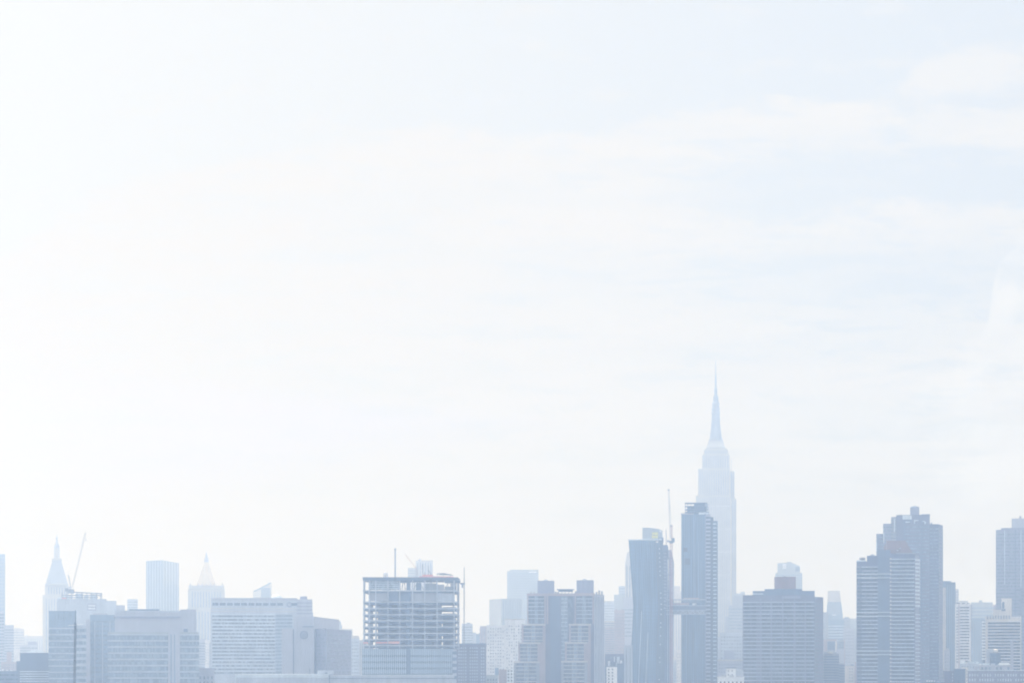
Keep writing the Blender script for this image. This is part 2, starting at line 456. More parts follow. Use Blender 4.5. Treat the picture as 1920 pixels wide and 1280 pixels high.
for x in (1, 6, 14, 21): b.block('roof_vent', x, x + 3, 1255 - (x == 6) * 2, 'white', bot=1257.2, dY=4, D=3, sil=False)
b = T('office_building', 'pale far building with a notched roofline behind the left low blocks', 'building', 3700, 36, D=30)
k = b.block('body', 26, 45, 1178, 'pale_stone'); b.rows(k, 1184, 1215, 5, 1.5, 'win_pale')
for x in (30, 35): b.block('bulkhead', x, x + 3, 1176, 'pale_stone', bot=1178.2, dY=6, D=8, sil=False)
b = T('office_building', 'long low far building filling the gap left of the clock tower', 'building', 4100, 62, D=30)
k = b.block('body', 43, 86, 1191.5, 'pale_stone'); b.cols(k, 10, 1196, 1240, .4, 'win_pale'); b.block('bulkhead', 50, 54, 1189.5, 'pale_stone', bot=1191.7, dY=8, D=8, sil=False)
b = T('apartment_building', 'stepped mauve block with a raised centre above the dark blue low building', 'building', 3000, 56, D=25)
k = b.block('body', 38, 70.5, 1208, 'mauve_light'); b.rows(k, 1213, 1235, 5, 2, 'win_mid')
k = b.block('penthouse', 53, 70, 1202, 'mauve_panel', bot=1208.1, dY=2, D=16)
b = T('vaulted_hall', 'low pale hall with a curved roof behind the dark blue low building', 'building', 2500, 68, D=40)
mb = MB(); Yv = b.Y
pr = [(wx(50 + 18 * (1 - math.cos(t * math.pi / 12)), Yv), wz(1226 - 9 * math.sin(t * math.pi / 12), Yv)) for t in range(13)]
n0 = len(pr); mb.v = [(x, Yv, z) for x, z in pr] + [(x, Yv + 40, z) for x, z in pr]
mb.f = [tuple(range(n0)), tuple(reversed(range(n0, 2 * n0)))] + [(i, i + n0, (i + 1) % n0 + n0, (i + 1) % n0) for i in range(n0)]
b.put('curved_roof', mb, 'light_metal'); b.block('body', 50, 86, 1226, 'pale_stone', sil=False, D=40)
b = T('low_building', 'dark blue plain box of a building in front of the vaulted hall', 'building', 1850, 62, D=30)
k = b.block('body', 38, 95, 1225, 'blue_panel', sil=False); k2 = b.block('wing', 31.5, 38, 1238.5, 'blue_panel', sil=False)
b.rows(k, 1257, 1280, 4.5, 2, 'light_metal', 'louvre_band', .2); b.parapet(k, 'slate', .8)

# clock tower with pyramid roof
b = T('clock_tower', 'slim stone tower with steep pyramid roof and lantern, far left', 'tower', 3540, 107.3, D=26)
k = b.block('shaft', 80.5, 134, 1115, 'limestone', D=23); c = 107.3
b.cols(k, 9, 1122, 1250, .38, 'win_pale', u0=.08, u1=.92)
k = b.block('loggia', 85.5, 129, 1096, 'limestone', bot=1115, dY=3, D=18, x0b=0)
b.cols(k, 7, 1100, 1113, .35, 'win_mid', 'arch', u0=.1, u1=.9)
cx = (k.pts[0][0] + k.pts[1][0]) / 2; cy = (k.pts[0][1] + k.pts[2][1]) / 2; Yt = cy
def zz(py): return wz(py, Yt)
r2 = math.sqrt(2)
b.put('cornice', MB().lathe(cx, cy, [(16.2 * r2, zz(1096.5)), (16.6 * r2, zz(1095)), (16.6 * r2, zz(1094))], 4, math.pi / 4), 'limestone')
b.put('pyramid_roof', MB().lathe(cx, cy, [(15.6 * r2, zz(1094.2)), (6.6 * r2, zz(1053)), (6.3 * r2, zz(1050))], 4, math.pi / 4), 'grey_stone')
b.put('balcony', MB().lathe(cx, cy, [(6.9 * r2, zz(1050.2)), (7.2 * r2, zz(1049)), (7.2 * r2, zz(1046.8))], 4, math.pi / 4), 'limestone')
b.put('lantern', MB().lathe(cx, cy, [(4.3, zz(1047)), (4.0, zz(1044)), (3.7, zz(1029)), (4.2, zz(1028.4)), (4.2, zz(1027))], 8, math.pi / 8), 'limestone')
for q in range(8):
    t = q * math.pi / 4 + math.pi / 8
    b.put('lantern_column', MB().bar((cx + 4.1 * math.cos(t), cy + 4.1 * math.sin(t), zz(1046)), (cx + 4.0 * math.cos(t), cy + 4.0 * math.sin(t), zz(1029)), .45, n=6), 'pale_stone')
b.put('cupola', MB().lathe(cx, cy, [(4.1, zz(1027.2)), (3.9, zz(1024)), (3.0, zz(1020.5)), (1.6, zz(1018)), (1.2, zz(1015.5)), (2.3, zz(1015)), (2.1, zz(1014.2)), (.9, zz(1013.5))], 12), 'grey_stone')
b.put('finial', MB().lathe(cx, cy, [(.9, zz(1013.6)), (1.0, zz(1011)), (1.7, zz(1008.5)), (.9, zz(1006.5)), (.25, zz(1003.5)), (.08, zz(1001.5))], 8), 'grey_stone')

# building with rooftop steel frame and crane
b = T('hospital_building', 'pale grey block with an open steel frame and crane on its roof', 'building', 2300, 165, D=45)
k = b.block('body', 108.5, 199, 1124, 'concrete', sil=False)
k2 = b.block('wing', 199, 217.5, 1125.5, 'concrete', bot=None, sil=False, D=40); k3 = b.block('wing', 217.5, 233.5, 1133.5, 'mauve_light', sil=False, D=36)
b.parapet(k, 'concrete', .9)
for y in (1133, 1138.4): b.put('louvre', MB().box(wx(165.5, 2300), wx(178.5, 2300), 2299.7, 2300.4, wz(y + 3.2, 2300), wz(y, 2300)), 'white')
b.put('louvre_frame', MB().box(wx(164, 2300), wx(180, 2300), 2299.85, 2300.3, wz(1143.5, 2300), wz(1131, 2300)), 'mauve_panel')
Yf = 2306
for j, (x, y0) in enumerate([(119, 1109.5), (128, 1108), (137, 1108), (147, 1109), (156, 1109), (165, 1110), (174, 1110.5), (183, 1111), (190, 1112), (192.5, 1112)]):
    for q in (0, 16):
        b.put('steel_column', MB().box(wx(x, Yf) - .35, wx(x, Yf) + .35, Yf + q, Yf + q + .7, wz(1124.2, Yf), wz(y0, Yf)), 'steel')
for y0, xa, xb in ((1109.6, 133, 193.2), (1115, 118, 192), (1119, 118, 186)):
    for q in (0.1, 16.1): b.put('steel_beam', MB().bar((wx(xa, Yf), Yf + q + .3, wz(y0 - (.8 if y0 < 1110 else 0), Yf)), (wx(xb, Yf), Yf + q + .3, wz(y0 + (2 if y0 < 1110 else 0), Yf)), .42), 'steel')
for xa, xb, y in ((144, 158, 1112), (160, 168, 1114), (171, 184, 1113), (122, 132, 1116), (112, 118, 1119)): b.put('plant_room', MB().box(wx(xa, Yf), wx(xb, Yf), Yf + 3, Yf + 13, wz(1124.1, Yf), wz(y, Yf)), 'light_metal')
b.put('site_hoarding', MB().box(wx(119, Yf), wx(127, Yf), Yf - 3, Yf - 2.5, wz(1124.1, Yf), wz(1120, Yf)), 'netting')
b = T('crane', 'luffing crane with a thin steep jib on the roof beside the clock tower', 'crane', 2312, 131, z=wz(1112, 2312))
Yc = 2312
b.put('base', MB().box(wx(127, Yc), wx(139, Yc), Yc - 2, Yc + 2, wz(1112, Yc), wz(1104, Yc)), 'steel')
b.put('cab', MB().box(wx(129, Yc), wx(134, Yc), Yc - 1.5, Yc + 1.5, wz(1104.1, Yc), wz(1099, Yc)), 'crane_white')
b.put('counterweight', MB().box(wx(122, Yc), wx(128, Yc), Yc - 1.2, Yc + 1.2, wz(1108, Yc), wz(1102, Yc)), 'steel')
b.put('jib', lattice(MB(), (wx(135.5, Yc), Yc, wz(1101, Yc)), (wx(160, Yc), Yc, wz(997, Yc)), 1.1, 26, .12), 'steel')
b.put('mast_frame', lattice(MB(), (wx(132.5, Yc), Yc, wz(1100, Yc)), (wx(128.2, Yc), Yc, wz(1077, Yc)), .8, 8, .16), 'steel')
b.put('pendant_line', MB().bar((wx(128.2, Yc), Yc, wz(1077, Yc)), (wx(160, Yc), Yc, wz(998, Yc)), .05).bar((wx(160.6, Yc), Yc, wz(998, Yc)), (wx(160.6, Yc), Yc, wz(1011, Yc)), .07), 'steel')
b.put('hook_block', MB().box(wx(160, Yc), wx(161.4, Yc), Yc - .4, Yc + .4, wz(1012.5, Yc), wz(1010.2, Yc)), 'dark_steel')

# banded glass building at left with mast in front
b = T('glass_office_building', 'banded blue glass office block behind the thin black mast', 'building', 1800, 150, D=40)
k = b.block('body', 92.5, 143, 1146.5, 'glass_pale', sil=False); b.rows(k, 1176, 1284, 11.7, 2.6, 'concrete', 'spandrel', .25); b.rows(k, 1181, 1284, 11.7, 5, 'win_mid', 'window_band', .12)
b.cols(k, 7, 1150, 1161, .45, 'win_mid', 'louvre', u0=.22, u1=.85, o=.2); b.parapet(k, 'glass_pale', .8)
k = b.block('wing', 143, 161, 1172, 'concrete', sil=False, D=36); b.rows(k, 1178, 1284, 11.7, 6, 'win_mid', 'window_band', .15)
k = b.block('core', 161, 169, 1160, 'mauve_light', sil=False, D=38)
b = T('office_building', 'plain dusty blue glass slab between two banded office blocks', 'building', 1840, 186, D=40)
k = b.block('body', 169, 215, 1152, 'glass_pale', sil=False); b.rows(k, 1163, 1284, 8.6, 3.4, 'win_mid')
b.cols(k, 3, 1165, 1284, .12, 'concrete', 'pier'); b.block('plant_room', 176, 204, 1149, 'mauve_light', bot=1152.1, dY=4, D=20, sil=False)
b = T('radio_mast', 'thin dark lattice mast with a short pale crossarm, lower left', 'mast', 1190, 141)
Ym = 1190
b.put('pole', MB().bar((wx(141.5, Ym), Ym, wz(1168, Ym)), (wx(141.5, Ym), Ym, wz(1142, Ym)), .2, .12, 6), 'dark_steel')
b.put('tower', lattice(MB(), (wx(138.5, Ym), Ym, -.5), (wx(141.5, Ym), Ym, wz(1168, Ym)), .85, 40, .18), 'dark_steel')
b.put('crossarm', MB().bar((wx(128, Ym), Ym, wz(1172, Ym)), (wx(156, Ym), Ym, wz(1169.5, Ym)), .13, n=6).bar((wx(131, Ym), Ym, wz(1193, Ym)), (wx(137, Ym), Ym, wz(1192.6, Ym)), .08), 'white')
for y in (1167, 1174, 1178, 1231, 1237): b.put('antenna', MB().lathe(wx(140.6 + (1178 - y) * .01, Ym), Ym, [(.25, wz(y + 2, Ym)), (.38, wz(y + 1, Ym)), (.38, wz(y, Ym)), (.2, wz(y - 1, Ym))], 8), 'dark_steel')

b = T('laboratory_building', 'wide banded glass laboratory block with a blank mauve upper storey', 'building', 1750, 288, D=30)
k = b.block('lower_floors', 203.5, 314.5, 1184, 'glass_light', sil=False); b.rows(k, 1190.5, 1284, 11.6, 8.2, 'win_mid', 'window_band', .1, inn=1)
b.rows(k, 1187.5, 1284, 11.6, 2.4, 'concrete', 'spandrel', .25)
k = b.block('core', 314.5, 336.5, 1184, 'mauve_light', sil=False, dY=-1.2); b.cols(k, 2, 1188, 1284, .35, 'glass_pale', u0=.1, u1=.7)
k = b.block('lower_floors', 336.5, 372.5, 1184, 'glass_light', D=24); b.rows(k, 1190.5, 1284, 11.6, 8.2, 'win_mid', 'window_band', .1); b.rows(k, 1187.5, 1284, 11.6, 2.4, 'concrete', 'spandrel', .25)
k = b.block('upper_storey', 216.5, 338, 1147.5, 'mauve_light', bot=1184.1, dY=.8, D=28, sil=False)
b.put('ledge', MB().box(wx(214, 1750), wx(338, 1750), 1749.9, 1779, wz(1157.5, 1750), wz(1155, 1750)), 'mauve_panel'); b.parapet(k, 'concrete', 1.4)
b.put('roof_rail', MB().box(wx(245, 1756), wx(301, 1756), 1756, 1764, wz(1147.6, 1756), wz(1141.2, 1756)), 'slate')
k = b.block('stair_tower', 338, 367.5, 1141.5, 'mauve_light', bot=1184.1, dY=1, D=20); b.put('door', MB().box(wx(344, 1751), wx(352, 1751), 1750.6, 1751.3, wz(1183.9, 1751), wz(1178, 1751)), 'slate')

b = T('apartment_tower', 'small pale square tower top left of the plain wide glass tower', 'tower', 3100, 248, D=20)
k = b.block('body', 239, 258, 1122.5, 'concrete'); b.rows(k, 1127, 1142, 5, 2, 'win_pale')
b = T('glass_tower', 'plain pale glass tower with a sloping top line and no setbacks', 'tower', 3300, 303, D=40)
k = b.poly('body', [(274, 30), (304, 0), (335.5, 95), (306, 130)], 1049.5, 'glass_pale'); b.rows(k, 1054, 1180, 5.2, 1.2, 'glass_light', 'spandrel', .25)
b.cols(k, 6, 1050, 1180, .08, 'light_metal', 'mullion', 0, 0, 1, .35); b.cols(k, 6, 1050, 1180, .08, 'light_metal', 'mullion', 1, 0, 1, .35)

# gold pyramid
b = T('gold_roofed_tower', 'stone tower with a gilded pyramid spire and corner turrets', 'tower', 3460, 387, D=34)
k = b.block('body', 351, 424, 1140, 'limestone', D=34); b.cols(k, 12, 1146, 1260, .4, 'win_pale')
k = b.block('upper_body', 353, 421.5, 1104, 'limestone', bot=1140, dY=2, D=30); b.cols(k, 11, 1108, 1138, .35, 'win_mid', 'arched_window', u0=.08, u1=.92)
cx = (k.pts[0][0] + k.pts[1][0]) / 2; cy = (k.pts[0][1] + k.pts[2][1]) / 2; Yt = cy
hw = (k.pts[1][0] - k.pts[0][0]) / 2
b.put('attic', MB().prism([(cx + sx * (hw - 4.2), cy + sy * 12.5) for sx, sy in ((-1, -1), (1, -1), (1, 1), (-1, 1))], zz(1104.1), zz(1097.5)), 'limestone')
b.put('pyramid_roof', MB().lathe(cx, cy, [(15.2, zz(1097.6)), (13.6, zz(1092)), (9.0, zz(1076)), (5.0, zz(1060)), (3.0, zz(1053))], 8, math.pi / 8), 'gold')
b.put('lantern', MB().lathe(cx, cy, [(3.5, zz(1053.2)), (3.2, zz(1047)), (2.3, zz(1046)), (1.2, zz(1040)), (.3, zz(1034)), (.1, zz(1031))], 8, math.pi / 8), 'mauve_light')
for sx in (-1, 1):
    for sy in (-1, 1):
        b.put('turret', MB().lathe(cx + sx * (hw - 3.2), cy + sy * 12, [(2.6, zz(1104.1)), (2.5, zz(1099)), (1.8, zz(1097)), (.2, zz(1092))], 8), 'limestone')
for q in range(5):
    b.put('dormer', MB().prism([(cx - 11 + q * 5.5 - .8, cy - 14.2), (cx - 11 + q * 5.5 + .8, cy - 14.2), (cx - 11 + q * 5.5 + .8, cy - 11), (cx - 11 + q * 5.5 - .8, cy - 11)], zz(1098), zz(1094)), 'pale_stone')
b = T('apartment_building', 'narrow mauve block squeezed between laboratory and long hospital slab', 'building', 2500, 379, D=20)
k = b.block('body', 372.8, 384.5, 1196.5, 'mauve_light', sil=False); b.rows(k, 1204, 1275, 5, 2, 'win_mid')
b = T('apartment_building', 'slender cream block in the gap left of the long hospital slab', 'building', 2900, 389, D=20)
k = b.block('body', 384, 392, 1199, 'cream', sil=False); b.wins(k, 2, 1204, 1246, 8, .4, .5, 'win_mid'); k = b.block('wing', 389, 398, 1204, 'grey_stone', sil=False, dY=6); b.wins(k, 2, 1208, 1246, 8, .4, .5, 'win_pale', i=0)
b = T('low_building', 'small flat roofed link building in front of the cream block', 'building', 1780, 385, D=16)
k = b.block('body', 371, 402, 1253.5, 'mauve_light', sil=False); b.wins(k, 4, 1265, 1284, 2, .5, .6, 'win_mid'); b.parapet(k, 'mauve_panel', .7)

# long hospital slab
b = T('hospital_building', 'long wide slab with many window rows and a round disc under its roof', 'building', 2100, 490, D=34)
k = b.block('body', 396.5, 556, 1122.5, 'concrete', sil=False); Yb = 2100
k2 = b.block('end_wing', 556, 585.5, 1122.5, 'mauve_light', D=28, dY=.8); b.parapet(k, 'mauve_light', 1.0, .4)
b.rows(k, 1153, 1262, 6.62, 3.3, 'win', 'window_band', .12, 399, 515); b.rows(k, 1150.3, 1262, 6.62, 1.6, 'light_metal', 'sill', .3, 398, 516)
b.cols(k, 14, 1150, 1264, .22, 'glass_pale', 'pier', 0, .75, .95, .34); b.rows(k, 1152, 1262, 6.62, 3.2, 'win_mid', 'window_band', .14, 516, 548)
for q in range(12):
    xa = 399 + q * 13.4
    if q == 10: continue
    b.put('attic_window', MB().box(wx(xa, Yb), wx(xa + 11, Yb), Yb - .2, Yb + .4, wz(1134.5, Yb), wz(1129.5, Yb)), 'win_dark')
for y in (1139.5, 1145): b.put('string_course', MB().box(wx(396, Yb), wx(556.5, Yb), Yb - .3, Yb + .5, wz(y + 1, Yb), wz(y, Yb)), 'pale_stone')
mb = MB(); zc = wz(1132.5, Yb); xc = wx(542, Yb)
def ring(mb, xc, Y, zc, r0, r1, d=.3, n=24):
    k0 = len(mb.v)
    for r, y in ((r0, Y - d), (r1, Y - d), (r1, Y + .3), (r0, Y + .3)):
        for i in range(n): t = 2 * math.pi * i / n; mb.v.append((xc + r * math.cos(t), y, zc + r * math.sin(t)))
    for j in range(4):
        for i in range(n): mb.f.append((k0 + j * n + i, k0 + j * n + (i + 1) % n, k0 + (j + 1) % 4 * n + (i + 1) % n, k0 + (j + 1) % 4 * n + i))
    return mb
def disc(mb, xc, Y, zc, r, d=.3, n=24):
    k0 = len(mb.v)
    for y in (Y - d, Y + .3):
        for i in range(n): t = 2 * math.pi * i / n; mb.v.append((xc + r * math.cos(t), y, zc + r * math.sin(t)))
    mb.f += [tuple(k0 + i for i in range(n)), tuple(k0 + n + i for i in reversed(range(n)))] + [(k0 + i, k0 + n + i, k0 + n + (i + 1) % n, k0 + (i + 1) % n) for i in range(n)]
    return mb
dd = b.put('round_sign', disc(MB(), xc, Yb, zc, 1.5, .15), 'mauve_light'); b.put('ring', ring(MB(), xc, Yb, zc, 1.5, 2.2), 'slate', dd)
k = b.block('bulkhead', 564, 577, 1117, 'mauve_panel', bot=1122.6, dY=6, D=12)
k = b.block('stair_tower', 556, 587.5, 1147, 'mauve_light', dY=3, D=22); b.rows(k2, 1128, 1150, 6.6, 2.5, 'mauve_panel', 'string_course', .1)

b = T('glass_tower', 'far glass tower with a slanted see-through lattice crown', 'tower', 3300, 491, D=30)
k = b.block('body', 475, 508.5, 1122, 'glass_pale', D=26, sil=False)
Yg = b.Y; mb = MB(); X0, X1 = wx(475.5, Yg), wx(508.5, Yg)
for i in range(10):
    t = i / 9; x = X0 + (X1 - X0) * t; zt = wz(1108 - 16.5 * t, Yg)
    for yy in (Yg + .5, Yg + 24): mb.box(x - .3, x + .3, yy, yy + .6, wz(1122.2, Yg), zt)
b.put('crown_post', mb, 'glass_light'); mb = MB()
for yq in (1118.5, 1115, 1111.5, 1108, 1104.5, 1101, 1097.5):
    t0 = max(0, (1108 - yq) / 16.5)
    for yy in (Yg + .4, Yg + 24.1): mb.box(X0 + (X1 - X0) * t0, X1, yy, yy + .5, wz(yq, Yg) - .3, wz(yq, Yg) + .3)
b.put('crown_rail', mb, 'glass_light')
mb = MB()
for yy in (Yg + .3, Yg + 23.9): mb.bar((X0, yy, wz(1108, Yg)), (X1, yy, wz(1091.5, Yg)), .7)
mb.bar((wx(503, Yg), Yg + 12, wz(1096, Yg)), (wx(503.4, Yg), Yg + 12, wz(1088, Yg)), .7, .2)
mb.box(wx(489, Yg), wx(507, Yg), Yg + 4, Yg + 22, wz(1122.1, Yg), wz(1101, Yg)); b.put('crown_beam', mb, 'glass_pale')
b = T('domed_building', 'far low building with a shallow dome right of the slanted lattice crown', 'building', 3200, 519, D=20)
k = b.block('body', 508, 531, 1121, 'concrete', sil=False)
xc = wx(519, b.Y); b.put('dome', MB().lathe(xc, b.Y + 10, [(7.6 * math.cos(t), wz(1121.2, b.Y) + 5.2 * math.sin(t)) for t in [0, .3, .6, .9, 1.2, 1.5]], 16), 'light_metal')

# block with round emblem
b = T('hospital_building', 'blank mauve block with a round ring emblem high on its front', 'building', 1820, 590, D=40)
k = b.poly('body', [(551, 0), (588.5, 0), (636, 120), (590, 120)], 1155, 'mauve_light'); Ye = 1820
k2 = b.poly('side_wing', [(588.5, 6), (612, -2), (659, 95), (630, 120)], 1178, 'mauve_panel'); b.wins(k2, 18, 1186, 1270, 12, .4, .45, 'win_mid', i=1, keep=lambda r, c: (r * 7 + c * 5) % 4 != 0); b.wins(k2, 6, 1186, 1270, 12, .4, .45, 'win_mid', i=0, keep=lambda r, c: (r + c * 3) % 4 != 0)
k3 = b.block('front_wing', 528.5, 550, 1177.5, 'mauve_light', sil=False, dY=.5)
b.block('recess', 548, 552, 1178.5, 'slate', sil=False, dY=2, D=10)
for q in range(13): b.put('slit_window', MB().box(wx(549.3, Ye), wx(550.9, Ye), Ye - .1, Ye + .8, wz(1184.5 + q * 6.4, Ye), wz(1181 + q * 6.4, Ye)), 'slate')
b.put('roof_gutter', MB().box(wx(567, Ye), wx(588.6, Ye), Ye - .25, Ye + .4, wz(1174.7, Ye), wz(1173.2, Ye)), 'slate')
zc = wz(1189.5, Ye); xc = wx(570, Ye)
em = b.put('emblem', disc(MB(), xc, Ye, zc, 2.25, .12), 'mauve_light'); b.put('ring', ring(MB(), xc, Ye, zc, 2.25, 2.9), 'blue_panel', em)
for dz_, w_ in ((1.05, 1.4), (.25, 1.8), (-.55, 1.6), (-1.3, 1.1)): b.put('bar', MB().box(xc - w_, xc + w_, Ye - .28, Ye, zc + dz_ - .2, zc + dz_ + .2), 'blue_panel', em)
b.put('downpipe', MB().box(wx(580, Ye), wx(581, Ye), Ye - .3, Ye, wz(1284, Ye), wz(1252, Ye)), 'slate')
b = T('apartment_building', 'pale narrow strip of building just behind the emblem block', 'building', 2500, 650, D=22)
k = b.block('body', 630, 661, 1178.5, 'pale_stone'); b.rows(k, 1184, 1230, 6, 2, 'win_pale'); b.block('bulkhead', 634, 640, 1164, 'concrete', bot=1179, dY=4, D=8, sil=False); b.block('bulkhead', 640, 642, 1171, 'concrete', bot=1179, dY=4, D=8, sil=False)
b = T('apartment_building', 'dotted pale block left of the unfinished tower, stepping down', 'building', 2350, 668, D=24)
k = b.block('body', 655, 673.5, 1196, 'concrete', sil=False); b.wins(k, 5, 1200, 1276, 12, .45, .45, 'win'); b.parapet(k, 'pale_stone', .8)
k = b.block('bulkhead', 660, 673, 1191, 'pale_stone', bot=1196.1, dY=3, D=12, sil=False); k = b.block('wing', 673.5, 690, 1199, 'pale_stone', sil=False, dY=5); b.cols(k, 4, 1204, 1276, .35, 'win_pale')

# long low roof in the foreground
b = T('warehouse', 'long low flat roof with a pale parapet crossing the bottom of the photo', 'building', 1500, 640, D=30)
k = b.block('body', 443, 617.5, 1269.5, 'concrete', sil=False); b.put('parapet', MB().prism(offset(k.pts, .12), k.z1 - .02, wz(1263, 1500)), 'light_metal')
k = b.block('body', 617.5, 851, 1270.5, 'concrete', sil=False, dY=.15); b.put('parapet', MB().box(wx(617.7, 1500), wx(852, 1500), 1500.02, 1521, k.z1 - .02, wz(1265, 1500)), 'concrete')
b.put('gutter', MB().box(wx(619, 1500), wx(851, 1500), 1499.9, 1500.2, wz(1271.6, 1500), wz(1270.4, 1500)), 'slate'); b.put('downpipe', MB().box(wx(616.8, 1500), wx(618.2, 1500), 1499.6, 1499.97, .0, wz(1264, 1500)), 'slate')
b.block('rooftop_cabin', 596, 626.5, 1256, 'concrete', bot=1263.1, dY=4, D=6, sil=False); b.put('vent', MB().box(wx(610, 1504), wx(615, 1504), 1503.8, 1504.2, wz(1262, 1504), wz(1260, 1504)), 'slate')
b.put('kerb_end', MB().box(wx(441.8, 1500), wx(444, 1500), 1499.8, 1500.6, -.2, wz(1262, 1500)), 'light_metal')

# unfinished building
b = T('unfinished_building', 'unfinished concrete frame building with open floors and see-through corners', 'building', 1720, 765, D=38)
Y = 1720; D_ = 38
XL, XR = 681.5, 851
xl, xr = wx(XL, Y), wx(864.5, Y + D_) ; xr0 = wx(851, Y)
foot = [(xl, Y), (xr0, Y), (wx(865, Y + D_), Y + D_), (xl, Y + D_)]
foot = [(xl, Y), (wx(857, Y), Y), (wx(865, Y + D_), Y + D_), (xl + 2, Y + D_)]
lv = [1105.5, 1126.5, 1138.5, 1150, 1161.5, 1173, 1185, 1196.5, 1208]
for y in lv: 
    b.put('floor_slab', MB().prism(offset(foot, .5), wz(y + 2.6, Y), wz(y + .4, Y)), 'concrete')
    b.put('floor_beam_or_shade', MB().prism(offset(foot, -.6), wz(y + 5.6, Y), wz(y + 2.5, Y)), 'blue_panel')  # dark layer paints the shade under each slab
b.put('roof_slab', MB().prism(offset(foot, .4), wz(1087.5, Y), wz(1083, Y)), 'slate')
b.put('roof_edge', MB().prism(offset(foot, .7), wz(1083.1, Y), wz(1081.4, Y)), 'steel')
for y in lv[1:]:
    ha, hb = (y + 5.5, y + 8.6) if y > 1140 else (y + 9.5, y + 11.9)
    b.put('edge_wall', MB().box(wx(831, Y), wx(856, Y), Y + 20, Y + 21, wz(y + 11.9, Y), wz(y + 5.5 if y > 1145 else ha, Y)), 'grey_stone')
    b.put('edge_wall', MB().box(wx(689, Y), wx(699, Y), Y + 22, Y + 23, wz(y + 11.9, Y), wz(y + 5.5, Y)), ('concrete', 'light_metal')[int(y) % 2])
xs = [682.3, 692.5, 704.5, 727.5, 749.5, 773.5, 796.5, 819.5, 851.5]
for i, x in enumerate(xs):
    for dy in (0, 12, 24, 36):
        if dy and 0 < i < 8 and dy not in (12, 36): continue
        m = 'concrete' if dy == 0 else 'steel'
        b.put('column', MB().box(wx(x, Y) - .42, wx(x, Y) + .42, Y + dy + .1, Y + dy + .9, wz(1216, Y), wz(1087, Y)), m)
for dy in (12, 25, 37): b.put('column', MB().box(wx(857 + dy * .2, Y + dy) - .4, wx(857 + dy * .2, Y + dy) + .4, Y + dy - .4, Y + dy + .4, wz(1216, Y), wz(1087, Y)), 'concrete')
b.put('core_wall', MB().box(wx(708, Y), wx(770, Y), Y + 14, Y + 28, wz(1216, Y), wz(1108, Y)), 'concrete')
b.put('core_wall', MB().box(wx(770.5, Y), wx(829, Y), Y + 16, Y + 30, wz(1216, Y), wz(1108, Y)), 'grey_stone')
b.put('shaft_wall', MB().box(wx(762, Y), wx(769.5, Y), Y + .6, Y + 10, -.3, wz(1086, Y)), 'slate')
for i, y in enumerate(lv[1:-1]):   # rooms, partitions and pallets standing on the slabs
    for j in range(6):
        x = 706 + j * 21 + (i * 13 + j * 7) % 11; w = 7 + (i * 5 + j * 3) % 9
        b.put('partition', MB().box(wx(x, Y), wx(x + w, Y), Y + 5 + (j * 3 + i) % 5, Y + 6 + (j * 3 + i) % 5, wz(y + 11.8, Y), wz(y + 3.5 + (i + j) % 3, Y)), ('grey_stone', 'grey_stone', 'concrete', 'mauve_light')[(i * 3 + j) % 4])
for x0, x1, y0, y1, m in ((693.5, 749, 1086.5, 1105, 'win_mid'), (750.5, 762, 1088, 1092, 'slate'), (774, 796, 1086.5, 1091, 'slate'), (797, 819, 1093, 1105.6, 'steel'), (820, 833, 1095, 1105.6, 'grey_stone'), (780, 790, 1092, 1105.6, 'slate'),
                          (694, 726, 1110, 1126, 'grey_stone'), (727, 762, 1108.6, 1126.6, 'blue_panel'), (770, 819, 1109, 1126.6, 'grey_stone'), (818, 851, 1110.5, 1126.6, 'concrete'), (704, 720, 1128, 1132, 'concrete'), (795, 812, 1129, 1133, 'white'), (834, 863, 1087, 1092.5, 'slate'), (834, 856, 1098.5, 1105.6, 'steel'), (846, 856, 1092, 1099, 'grey_stone'), (683, 692, 1087, 1090, 'steel')):
    b.put('infill_panel', MB().box(wx(x0, Y), wx(x1, Y), Y + 1.0, Y + 1.6, wz(y1, Y), wz(y0, Y)), m)
for q in range(4): b.put('rail', MB().box(wx(693.5, Y), wx(749, Y), Y + .7, Y + .95, wz(1090.6 + q * 4, Y), wz(1089.6 + q * 4, Y)), 'light_metal')
for xa, xb in ((752, 761), (774, 795), (797, 818), (833, 850)): b.put('brace', MB().bar((wx(xa, Y), Y + 6, wz(1105, Y)), (wx((xa + xb) / 2, Y), Y + 6, wz(1088, Y)), .25).bar((wx(xb, Y), Y + 6, wz(1105, Y)), (wx((xa + xb) / 2, Y), Y + 6, wz(1088, Y)), .25), 'steel')
for x in (755, 759, 777, 783, 789, 802, 808, 814, 840, 846): b.put('post', MB().box(wx(x, Y) - .2, wx(x, Y) + .2, Y + 3, Y + 3.4, wz(1105.6, Y), wz(1087, Y)), 'steel')
b.put('debris_net', MB().box(wx(705, Y), wx(726, Y), Y - .75, Y - .65, wz(1205.5, Y), wz(1202.6, Y)), 'netting'); b.put('debris_net', MB().box(wx(728, Y), wx(749, Y), Y - .75, Y - .65, wz(1206, Y), wz(1201.5, Y)), 'orange')
b.put('debris_net', MB().box(wx(681.5, Y), wx(690, Y), Y - .75, Y - .65, wz(1205.5, Y), wz(1203, Y)), 'netting')
b.put('roof_net', MB().box(wx(786, Y), wx(850, Y), Y + 2, Y + 2.2, wz(1081.6, Y), wz(1079.4, Y)), 'netting'); b.put('roof_net', MB().box(wx(792, Y), wx(812, Y), Y + 5, Y + 5.2, wz(1081.6, Y), wz(1076, Y)), 'netting')
